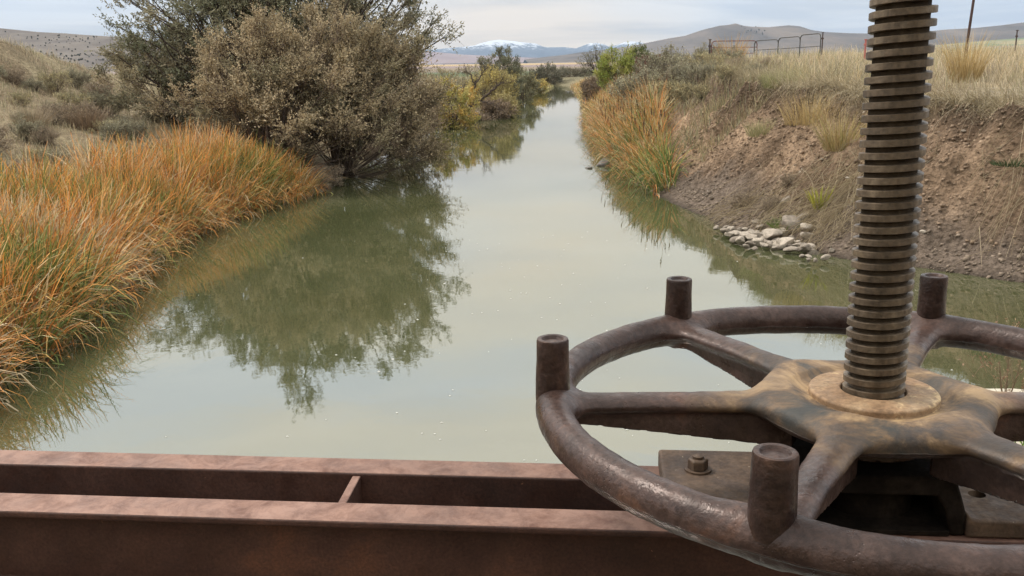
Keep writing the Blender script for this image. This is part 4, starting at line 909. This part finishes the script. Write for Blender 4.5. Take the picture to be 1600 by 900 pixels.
for px, py, s in [(1223, 378, .3), (1238, 374, .26), (1252, 364, .32), (1240, 363, .2), (1220, 368, .26), (1196, 371, .2), (1203, 380, .16), (1188, 366, .2), (1184, 374, .18), (1175, 368, .22), (1163, 366, .24), (1158, 374, .2),
                  (1172, 378, .18), (1148, 362, .22), (1150, 371, .2), (1140, 364, .16), (1134, 358, .18), (1142, 356, .14), (1212, 385, .14), (1262, 375, .22), (1268, 383, .18), (1280, 372, .14), (1290, 400, .12), (1180, 385, .12),
                  (1228, 352, .22), (1250, 345, .18), (1192, 380, .14), (1166, 382, .12), (1300, 388, .1), (1120, 354, .12)] + [(1128 + 150 * _t + rk.uniform(-10, 10), 352 + 45 * _t + rk.uniform(-4, 9) - 14 * math.sin(3.1 * _t) * rk.random(), rk.uniform(.08, .2)) for _t in [rk.random() ** .8 for _ in range(34)]]:
    rock(px, py, .12, s, 'pale rounded stone of the pile at the right waterline', 'stones piled at the right waterline')
rock(945, 257, .03, .5, 'dark wet rock breaking the water at the right reeds', None, RMD, 'rock')
rock(920, 263, .0, .2, 'very small dark rock alone in the water left of the wet rock', None, RMD, 'rock')
n = 46
for i in range(n):
    y = rk.uniform(12.8, 19.5); s = rk.uniform(.15, 3.0); x = float(xr(y)) + s; o = link('pebble', rk.choice(RM), None); sz = rk.uniform(.04, .11)
    o.location = (x, y, float(ground_h(x, y)) + sz * .2); o.scale = (sz * 1.2, sz, sz * .7); o.rotation_euler[2] = rk.uniform(0, 6)
    tag(o, 'little loose pebble on the bare dirt of the right bank', 'pebble', 'pebbles on the right bank')

# floating foam flecks
r = np.random.default_rng(15); n = 150; y = 5.8 + 13 * r.random(n) ** 1.3; x = r.normal(.4, 1.3, n) + .03 * y + np.where(r.random(n) < .3, r.normal(0, 2, n), 0)
V = []; Tq = []
for i in range(n):
    s = r.uniform(.003, .011); a = r.uniform(0, 6.28); k = 6; b0 = len(V)
    V.append((x[i], y[i], .006 + s * .3))
    for j in range(k):
        q = a + j * 6.283 / k; rr0 = s * r.uniform(.5, 1.5); V.append((x[i] + rr0 * 1.6 * math.cos(q), y[i] + rr0 * math.sin(q), .002))
    Tq += [(b0, b0 + 1 + j, b0 + 1 + (j + 1) % k) for j in range(k)]
FLK = plain_mat('foam_fleck', (.6, .6, .55), .6, .1)
o = link('foam', np_mesh('foam', np.array(V), T=np.array(Tq)), FLK); tag(o, 'white foam flecks and fluff drifting on the canal', 'foam', kind='stuff')

# ------------------------------------------------------------------ gates, posts and other things on the right
def rounded(pts, rad, n=5):
    out_ = []; m = len(pts)
    for i, p in enumerate(pts):
        p = np.array(p, float)
        if i in (0, m - 1): out_.append(p); continue
        a = norm(np.array(pts[i - 1]) - p); b = norm(np.array(pts[i + 1]) - p)
        for k in range(n + 1):
            t = k / n; out_.append((1 - t) ** 2 * (p + a * rad) + 2 * t * (1 - t) * p + t ** 2 * (p + b * rad))
    return out_
def gate(name, label, A, B, h, mat, rails, group=None, uprights=2, braces=0):
    A = np.array(A); B = np.array(B); t = thing(name, label, 'gate', tuple(A), 0, group); D_ = B - A
    L_ = np.linalg.norm(D_[:2]); u = D_ / L_
    def P3(a, z): return u * a + np.array([0, 0, z])
    f = MB(); path = rounded([P3(0, .12), P3(0, h), P3(L_, h), P3(L_, .12)], .22); f.tube(path, .022, 8); f.build('pipe_frame', mat, t, smooth=True)
    for z in rails:
        q = MB(); q.tube([P3(.02, z), P3(L_ / 2, z), P3(L_ - .02, z)], .016, 8); q.build('rail', mat, t, smooth=True)
    for k in range(uprights):
        q = MB(); a = L_ * (k + 1) / (uprights + 1); q.tube([P3(a, rails[0]), P3(a, h)], .02, 6); q.build('upright', mat, t, smooth=True)
    return t
Zg = 2.95
A = at(1111, 95, 46); B = at(1182, 92, 46.6); A[2] = 3.0; B[2] = 3.0
A[2] -= .12; B[2] -= .12
gate('pipe_gate', 'dull red pipe gate on the right bank, behind the gold grass clump', A, B, 1.28, REDP, [.2, .45, .7, .98], uprights=0)
P1 = at(1178, 90, 45); P2 = at(1215, 88, 43.5); P3_ = at(1249, 87, 42); P4 = at(1281, 86, 40.6)
for k, (a, b_, lab, hts) in enumerate([(P1, P2, 'green pipe panel hung next to the red gate, lowest of the three', (1.15, 1.2)), (P2, P3_, 'middle green pipe panel between its two neighbours', (1.2, 1.25)), (P3_, P4, 'green pipe panel at the right end with a rounded corner', (1.25, 1.3))]):
    a = a.copy(); b_ = b_.copy(); a[2] = 2.92 + .03 * k; b_[2] = 2.95 + .03 * k
    gate('pipe_gate', lab, a, b_, hts[1], GREENP, [.25, .78], uprights=0, group='green pipe panels')
def post(name, label, px, y, h, r0, mat, lean=0, zb=None, top=None, parts_=None, cat='post'):
    p = at(px, 90, y); z = float(ground_h(p[0], y)) - .1 if zb is None else zb
    m = MB(); m.tube([(0, 0, 0), (lean * .5, 0, h * .5), (lean, 0, h)], [r0, r0 * .95, r0 * .85], 8)
    m.box((lean - r0 * 1.3, -r0 * 1.3, h), (lean + r0 * 1.3, r0 * 1.3, h + r0)); m.box((lean * .8 - r0 * 1.6, -r0 * .5, h * .8), (lean * .8 + r0 * 1.6, r0 * .5, h * .8 + r0 * 2))
    o = m.build(name, mat, smooth=True, bevel=r0 * .15); o.location = (p[0], y, z); return tag(o, label, cat)
post('gate_post', 'dark round post holding the left end of the red gate', 1108.5, 45.8, 1.6, .045, DARKST)
post('gate_post', 'short dark post where the last green panel ends', 1283.5, 40.4, 1.25, .032, DARKST)
post('steel_rod', 'tall thin rusty rod rising out of the frame behind the golden clump', 1507, 30, 3.6, .045, plain_mat('rusty_rod', (.06, .03, .025), .7), lean=.2, cat='rod')
post('fence_post', 'lone dark metal fence post near the right edge of the field', 1585, 34, 1.05, .028, DARKST)
post('fence_post', 'short pinkish marker post just left of the screw at the horizon', 1351, 33, .9, .035, plain_mat('faded_red_paint', (.4, .12, .1), .6))
# hay feeder behind the clump
p = at(1489, 80, 60); zf = float(ground_h(p[0], 60)); t = thing('hay_feeder', 'dark slatted feeder on the field behind the golden clump', 'feeder', (p[0], 60, zf + .25))
for k in range(8):
    m = MB(); m.box((-.8 + k * .22, -.25, 0), (-.74 + k * .22, -.2, .65)); m.build('slat', DARKST, t)
m = MB(); m.box((-.85, -.3, .5), (.85, .3, .62)); m.build('top_rail', DARKST, t); m = MB(); m.box((-.85, -.3, 0), (.85, .3, .12)); m.build('trough', DARKST, t)
for sx in (-1, 1):
    m = MB(); m.box((sx * .8 - .05, -.28, -.5), (sx * .8 + .05, .28, .7)); m.build('side_panel', DARKST, t)
# weathered red board wall on the right bank
p = at(1017, 95, 60); t = thing('board_wall', 'weathered red-brown board wall above the green willow', 'wall', (p[0], 60, 0)); zg = float(ground_h(p[0], 60))
rw = random.Random(2)
for k in range(11):
    m = MB(); x0 = -.95 + k * .18; hh = 3.62 + rw.uniform(-.12, .1) - zg * 0; m.box((x0, -.03, zg - .1), (x0 + .15, .02 + rw.uniform(0, .03), hh if k % 5 else hh - .15)); m.build('board', REDWOOD, t)
m = MB(); m.box((-1, .05, 3.2), (1.1, .12, 3.3)); m.build('rail', REDWOOD, t)
# concrete abutment beside the gate
t = thing('abutment', 'pale rough concrete abutment slab at the right, below the wheel', 'abutment', (0, 0, 0))
m = MB(); r = np.random.default_rng(12)
ex = np.linspace(2.12, 8.9, 60); ey = 4.36 + .02 * (ex - 2.1) * 3 + (fbm(ex * 5, ex * 0, 5, 4) - .5) * .14
poly = [(2.05, .6)] + [(2.05 + (fbm(yy * 3, 1, 8, 3) - .5) * .06, yy) for yy in np.linspace(1, 4.25, 16)] + list(zip(ex, ey)) + [(8.9, .6)]
m.prism([(float(a), float(b_)) for a, b_ in poly], -1.2, 1.7, axis=2); m.build('slab', CONC, t, bevel=.02)
t = thing('abutment', 'concrete abutment carrying the left end of the rusty beams', 'abutment', (0, 0, 0))
m = MB(); m.prism([(-9, .3), (-4.9, .3), (-4.9, 2.8), (-9, 2.6)], -1.2, 2.67, axis=2); m.build('slab', CONC, t, bevel=.03)
# weed on the abutment
def weed(name, label, x, y, z, seed, hh, cols):
    wv, cv = bush(seed, (.16, .16), hh, 22, 3, 5, leaf=(.016, .008), twig_len=.1, cols=cols, wood=(.2, .14, .09), stems=3, trunk_r=.004, low=.1, up=1.2, lump=.3, inner=.2, stem_sp=.03, twigw=.0015)
    V, Q_, C_ = join([wv, cv]); o = link(name, np_mesh(name, V, Q_, col=C_), LEAF); o.location = (x, y, z); return tag(o, label, 'weed')
p = on(1572, 622, 1.7); weed('dry_weed', 'thin dry weed with seed heads in front of the concrete slab', p[0], p[1], 1.7, 91, .36, [(.25, .15, .1), (.35, .25, .16)])
p = on(1592, 710, 1.7); clump('green_tuft', 'bright green grass on the concrete slab seen under the right spoke', p[0] + .05, p[1] - .1, .28, 300, .2, [(.16, .27, .05), (.24, .34, .08)], 316, z=1.72, spread=.8)

# ------------------------------------------------------------------ gate frame (rusty channels)
SX, SY, WZ = .41, 1.01, 2.913
BZ = 2.79; YAW = R(-5.5)
gf = thing('sluice_beams', 'rusty red-brown twin channel beams spanning the canal under the wheel', 'steel frame', (SX, SY, 0), YAW)
def channel(v0, v1, webside, u0=-5.9, u1=3.2, z1=BZ, hgt=.122, tf=.009, tw=.008):
    """C section extruded along the local x axis, flanges from v0 to v1"""
    z0 = z1 - hgt
    if webside < 0: pr = [(v0, z0), (v1, z0), (v1, z0 + tf), (v0 + tw, z0 + tf), (v0 + tw, z1 - tf), (v1, z1 - tf), (v1, z1), (v0, z1)]
    else: pr = [(v1, z0), (v0, z0), (v0, z0 + tf), (v1 - tw, z0 + tf), (v1 - tw, z1 - tf), (v0, z1 - tf), (v0, z1), (v1, z1)]
    m = MB(); m.prism(pr, u0, u1, axis=0); return m
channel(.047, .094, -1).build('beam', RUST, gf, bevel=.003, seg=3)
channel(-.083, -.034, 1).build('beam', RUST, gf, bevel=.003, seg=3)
for u0 in (-.626, -2.6, 1.5):
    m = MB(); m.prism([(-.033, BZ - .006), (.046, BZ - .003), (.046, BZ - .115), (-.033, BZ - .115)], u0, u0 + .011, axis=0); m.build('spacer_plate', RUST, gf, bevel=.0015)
for u0 in (-5.2, 2.4):
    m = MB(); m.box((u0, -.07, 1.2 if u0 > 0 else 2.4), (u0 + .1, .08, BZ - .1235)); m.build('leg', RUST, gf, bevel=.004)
# gate leaf and its slides far below
m = MB()
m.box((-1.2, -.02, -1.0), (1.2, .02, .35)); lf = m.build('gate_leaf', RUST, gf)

# ------------------------------------------------------------------ bearing bracket
br = thing('bearing_bracket', 'dark cast bracket bolted across the beams under the wheel hub', 'bracket', (SX, SY, BZ + .001), YAW)
m = MB()
zb, zt = .046, .068
CAST_SHADE = metal_mat('shade_dark_casting', [(.3, (.006, .005, .004)), (.5, (.012, .009, .007)), (.7, (.028, .021, .016))], 14, (.8, .95), 0, bstr=.4, spec=.08)  # near-black colour paints the shade under the hub onto the casting
m.prism([(-.235, 0), (-.235, .024), (-.114, .024), (-.114, 0)], -.078, .09, axis=1); m.build('foot', CAST, br, bevel=.004, smooth=True, seg=3)
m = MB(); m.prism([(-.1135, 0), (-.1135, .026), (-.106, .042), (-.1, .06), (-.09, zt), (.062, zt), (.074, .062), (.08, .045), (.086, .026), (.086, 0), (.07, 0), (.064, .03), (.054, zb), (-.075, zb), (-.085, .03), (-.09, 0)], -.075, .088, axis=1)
m.build('bridge', CAST_SHADE, br, bevel=.003, smooth=True)
m = MB(); m.box((-.0895, -.0765, .0), (.0695, .0545, .006)); m.build('shade_plate', CAST_SHADE, br, bevel=.001)  # added black sheet standing in for contact shade in the gap
m = MB(); m.box((-.089, .055, .0), (.069, .08, .0455)); m.build('shade_back', CAST_SHADE, br)  # added dark wall that paints shade behind the bridge opening
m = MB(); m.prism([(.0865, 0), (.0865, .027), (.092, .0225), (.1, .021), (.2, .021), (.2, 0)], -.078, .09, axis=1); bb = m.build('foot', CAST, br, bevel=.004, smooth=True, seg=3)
# hole and bolt
m = MB(); m.lathe([(.0095, -.03), (.0095, .05)], 20, (.12, -.013, 0)); cut = m.build('hole_cutter', CAST, br)
dgm = bb.modifiers.new('hole', 'BOOLEAN'); dgm.object = cut; dgm.operation = 'DIFFERENCE'; dgm.solver = 'EXACT'
bpy.context.view_layer.update()
_dg = bpy.context.evaluated_depsgraph_get(); nm = bpy.data.meshes.new_from_object(bb.evaluated_get(_dg)); bb.modifiers.clear(); bb.data = nm
bpy.data.objects.remove(cut)
bo = MB(); bo.lathe([(.0165, 0), (.0165, .0025)], 24, (-.191, .028, .024)); bo.build('washer', CAST, br, smooth=True)
bo = MB(); bo.lathe([(.0125, .0265), (.0125, .0375), (.0105, .0395)], 6, (-.191, .028, 0)); bo.build('bolt', CAST, br, bevel=.0008)
bo = MB(); bo.lathe([(.0068, .0395), (.0068, .0425), (.005, .0435)], 14, (-.191, .028, 0)); bo.build('bolt_end', CAST, br, smooth=True)
m = MB(); m.lathe([(.046, -.02), (.05, 0), (.05, .03), (.045, .045)], 40, (0, 0, 0)); m.build('thrust_nut', CAST_SHADE, br, smooth=True)

# ------------------------------------------------------------------ lifting screw
def screw():
    pitch = .0132; ro, ri = .0334, .0264; zlo, zhi = -.35, .80; na = 96
    turns = (zhi - zlo) / pitch; per = 8; 
    # profile along one pitch: (offset fraction, radius)
    pf = [(.0, ri), (.19, ri), (.2, ri + .0004), (.22, ro - .0009), (.26, ro), (.74, ro), (.78, ro - .0009), (.8, ri + .0004), (.81, ri)]
    nt_ = int(turns); V = []; rr = np.random.default_rng(3)
    ang = np.arange(na) / na * 2 * math.pi
    rows = []
    for tno in range(nt_):
        for f, rad in pf[:-1]:
            rows.append((tno + f, rad))
    rows = np.array(rows); m_ = len(rows)
    Z = zlo + (rows[:, 0][:, None] + ang[None] / (2 * math.pi)) * pitch
    wob = (fbm(Z * 40 + 3 * np.cos(ang)[None], 3 + 3 * np.sin(ang)[None] + 0 * Z, 3, 3) - .5) * .0008
    Rr = rows[:, 1][:, None] + wob * (rows[:, 1][:, None] > ri + .003)
    V = np.stack([Rr * np.cos(ang), Rr * np.sin(ang), Z], -1)
    ii = np.arange(m_ * na).reshape(m_, na)
    Q = np.stack([ii[:-1, :-1], ii[:-1, 1:], ii[1:, 1:], ii[1:, :-1]], -1).reshape(-1, 4)
    k = len(pf) - 1   # wrap one pitch up at the seam
    Q2 = np.stack([ii[k:-1, -1], ii[:-1 - k, 0], ii[1:-k, 0], ii[k + 1:, -1]], -1)
    # seam: angle 2pi of row j meets angle 0 of row j+k
    Q2 = np.stack([ii[:-1 - k, -1], ii[k:-1, 0], ii[k + 1:, 0], ii[1:-k, -1]], -1)
    return np_mesh('screw_thread', V.reshape(-1, 3), np.concatenate([Q, Q2]), smooth=True)
st_ = thing('lifting_screw', 'thick grey-brown threaded steel stem rising through the wheel hub', 'screw', (SX, SY, WZ))
sm = screw(); sm.set_sharp_from_angle(angle=R(35)); link('thread', sm, THREAD, st_)
m = MB(); m.tube([(0, 0, -2.9), (0, 0, -.3)], .027, 24); m.build('stem', THREAD, st_, smooth=True)
m = MB(); m.lathe([(.0269, .0), (.0269, .76), (.024, .765)], 32, (0, 0, .03)); m.build('core', GROOVE_SHADE, st_, smooth=True)

# ------------------------------------------------------------------ handwheel: one smooth casting, split into its parts
WR = .365; PH = R(-3.1)
def smin(a, b, k):
    h = np.clip(.5 + .5 * (b - a) / k, 0, 1); return b * (1 - h) + a * h - k * h * (1 - h)
def wheel_sdf(x, y, z):
    r = np.hypot(x, y)
    q = np.sqrt(((r - WR) / .0198) ** 2 + (z / .0218) ** 2); rim = (q - 1) * .0195 + .0011 * sst(-.0035, -.0085, z)
    # hub: rounded thick disc, crowned
    top = .0105 - .02 * np.clip(r - .075, 0, 1)
    dz = np.abs(z - (top - .0095)) - .0045; dr = r - .117
    hub = np.minimum(np.maximum(dr, dz), 0) + np.hypot(np.maximum(dr, 0), np.maximum(dz, 0)) - .005
    core = np.maximum(r - .058, np.abs(z + .02) - .022) - .003
    hub = smin(hub, core, .012)
    d = smin(rim, hub, .001)
    sp = None
    for k in range(6):
        a = PH + k * math.pi / 3; c, s = math.cos(a), math.sin(a)
        u = x * c + y * s; v = -x * s + y * c
        uu = np.clip(u, .1, WR - .01); t = (uu - .1) / (WR - .11)
        hw = .0235 - .006 * np.sin(np.clip(t, 0, 1) * math.pi) ** 1 + .004 * (1 - t)
        zc = .004 - .003 * t
        ax = np.maximum(u - (WR - .01), 0) + np.maximum(.09 - u, 0)
        e = (np.sqrt((v / hw) ** 2 + ((z - zc) / .0105) ** 2) - 1) * .01
        e = np.sqrt(np.maximum(e, 0) ** 2 + ax ** 2) + np.minimum(e, 0)
        depth = .05 - .03 * np.clip(t, 0, 1)
        rib = np.maximum(np.abs(v) - .005, np.abs(z + depth * .5 - .003) - depth * .5)
        rib = np.sqrt(np.maximum(rib, 0) ** 2 + ax ** 2) + np.minimum(rib, 0) - .0025
        e = smin(e, rib, .006)
        sp = e if sp is None else smin(sp, e, .028)
    d = smin(d, sp, .026)
    return d
def surface_nets(f, lo, hi, h):
    ax = [np.arange(lo[i], hi[i] + h, h) for i in range(3)]
    X, Y, Z = np.meshgrid(*ax, indexing='ij')
    F = f(X, Y, Z).astype(np.float32); n = F.shape
    ins = F < 0
    cell_in = [ins[i:n[0] - 1 + i, j:n[1] - 1 + j, k:n[2] - 1 + k] for i in (0, 1) for j in (0, 1) for k in (0, 1)]
    s = sum(c.astype(np.int8) for c in cell_in); act = (s > 0) & (s < 8)
    ci = np.argwhere(act); vid = -np.ones(act.shape, np.int32); vid[act] = np.arange(len(ci))
    acc = np.zeros((len(ci), 3)); cnt = np.zeros(len(ci))
    for axis_ in range(3):
        o = [a for a in range(3) if a != axis_]
        for p_ in (0, 1):
            for q_ in (0, 1):
                a0 = ci.copy(); a0[:, o[0]] += p_; a0[:, o[1]] += q_; a1 = a0.copy(); a1[:, axis_] += 1
                f0 = F[tuple(a0.T)]; f1 = F[tuple(a1.T)]; cr_ = (f0 < 0) != (f1 < 0)
                t = np.where(cr_, f0 / np.where(cr_, f0 - f1, 1), 0); pt = a0.astype(float); pt[:, axis_] += t
                acc += pt * cr_[:, None]; cnt += cr_
    V = acc / cnt[:, None] * h + np.array(lo)
    Qs = []
    for axis_ in range(3):
        o1, o2 = (axis_ + 1) % 3, (axis_ + 2) % 3
        sl0 = [slice(None)] * 3; sl1 = [slice(None)] * 3; sl0[axis_] = slice(0, -1); sl1[axis_] = slice(1, None)
        A_, B_ = ins[tuple(sl0)], ins[tuple(sl1)]; e = np.argwhere(A_ != B_)
        e = e[(e[:, o1] > 0) & (e[:, o2] > 0) & (e[:, o1] < n[o1] - 1) & (e[:, o2] < n[o2] - 1)]
        flip = A_[tuple(e.T)]
        def g(d1, d2):
            c = e.copy(); c[:, o1] -= d1; c[:, o2] -= d2; return vid[tuple(c.T)]
        q = np.stack([g(1, 1), g(0, 1), g(0, 0), g(1, 0)], 1); q[~flip] = q[~flip][:, ::-1]; Qs.append(q)
    return V, np.concatenate(Qs)
V, Q_ = surface_nets(wheel_sdf, (-.396, -.396, -.07), (.396, .396, .034), .003)
for _ in range(2):   # pull vertices onto the surface
    e = 1e-4; d0 = wheel_sdf(V[:, 0], V[:, 1], V[:, 2])
    gr = np.stack([wheel_sdf(V[:, 0] + e * (i == 0), V[:, 1] + e * (i == 1), V[:, 2] + e * (i == 2)) - d0 for i in range(3)], 1) / e
    gl_ = np.linalg.norm(gr, axis=1); V = V - gr * (np.clip(d0 / np.maximum(gl_, .3) ** 2, -.0015, .0015))[:, None]
# casting unevenness
nn = norm(gr); un = (fbm(V[:, 0] * 22, V[:, 1] * 22 + V[:, 2] * 15, 77, 3) - .5) * .0026 + (fbm(V[:, 0] * 90 + V[:, 2] * 40, V[:, 1] * 90, 78, 2) - .5) * .0008
V = V + nn * un[:, None]
d0 = wheel_sdf(V[:, 0], V[:, 1], V[:, 2]); e = 8e-4
gr = np.stack([wheel_sdf(V[:, 0] + e * (i == 0), V[:, 1] + e * (i == 1), V[:, 2] + e * (i == 2)) - d0 for i in range(3)], 1); NR = norm(gr)
hw = thing('handwheel', 'large dark iron handwheel with six spokes and upright pegs', 'handwheel', (SX, SY, WZ), 0)
cen = V[Q_].mean(1); rc = np.hypot(cen[:, 0], cen[:, 1]); an = (np.arctan2(cen[:, 1], cen[:, 0]) - PH) % (2 * math.pi)
kk = np.round(an / (math.pi / 3)).astype(int) % 6
lab = np.where(rc > WR - .0235, 7, np.where(rc < .118, 6, kk))
for l in range(8):
    q = Q_[lab == l]; uq, inv = np.unique(q, return_inverse=True)
    link({6: 'hub', 7: 'rim'}.get(l, 'spoke'), np_mesh('wheel_part', V[uq], inv.reshape(-1, 4), smooth=True, nrm=NR[uq]), WHEELM, hw)
m = MB(); m.lathe([(.036, .004), (.082, .004), (.0805, .0095), (.0738, .0135), (.0708, .0165), (.0708, .0225), (.069, .0245), (.0365, .0252), (.0352, .0235), (.0346, .0)], 96, (0, 0, -.0055), wob=.004, seed=5)
m.build('collar', COLLAR, hw, smooth=True, bevel=.0008)
for k in range(6):
    a = PH + k * math.pi / 3; cx_, cy_ = WR * math.cos(a), WR * math.sin(a)
    h_ = .0785 + .002 * math.sin(k * 2.3); r0 = .0188
    m = MB(); m.lathe([(.0199, .006), (.0197, .024), (.0192, .04), (r0, .055), (r0 - .0001, h_ - .003), (r0 - .0009, h_ - .0006), (r0 - .0026, h_ + .0002), (r0 - .0058, h_ - .0005), (r0 - .0074, h_ - .0032), (r0 - .0095, h_ - .0038), (.004, h_ - .0028)],
                      56, (cx_, cy_, 0), wob=.012, seed=k)
    m.build('peg', PEG, hw, smooth=True)

# unseen walkway underfoot, added to block light bouncing off the water
t = thing('walkway', 'unseen dark steel walkway added beside the gate beams to block bounce light', 'walkway', (SX, SY, 0), YAW)
for k in range(5):
    m = MB(); m.box((-5.3, -1.75 + k * .3, 1.62), (2.0, -1.46 + k * .3, 1.66)); m.build('deck_plate', DARKST, t)
for yy in (-1.72, -.32):
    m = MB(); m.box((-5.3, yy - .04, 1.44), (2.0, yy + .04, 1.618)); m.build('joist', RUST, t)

# ------------------------------------------------------------------ the air
hz = MB(); hz.box((-16000, -400, -60), (16000, 19800, 1500)); 
hm = bpy.data.materials.new('haze'); hm.use_nodes = True; hn = hm.node_tree; hn.nodes.clear()
ho = N(hn, 'ShaderNodeOutputMaterial'); pv = N(hn, 'ShaderNodeVolumePrincipled'); pv.inputs['Density'].default_value = 5.2e-5
pv.inputs['Color'].default_value = (.56, .74, 1, 1); pv.inputs['Anisotropy'].default_value = .0
hn.links.new(pv.outputs[0], ho.inputs['Volume'])
o = hz.build('haze', hm); tag(o, 'thin blue autumn haze over the whole valley', 'haze', kind='stuff')
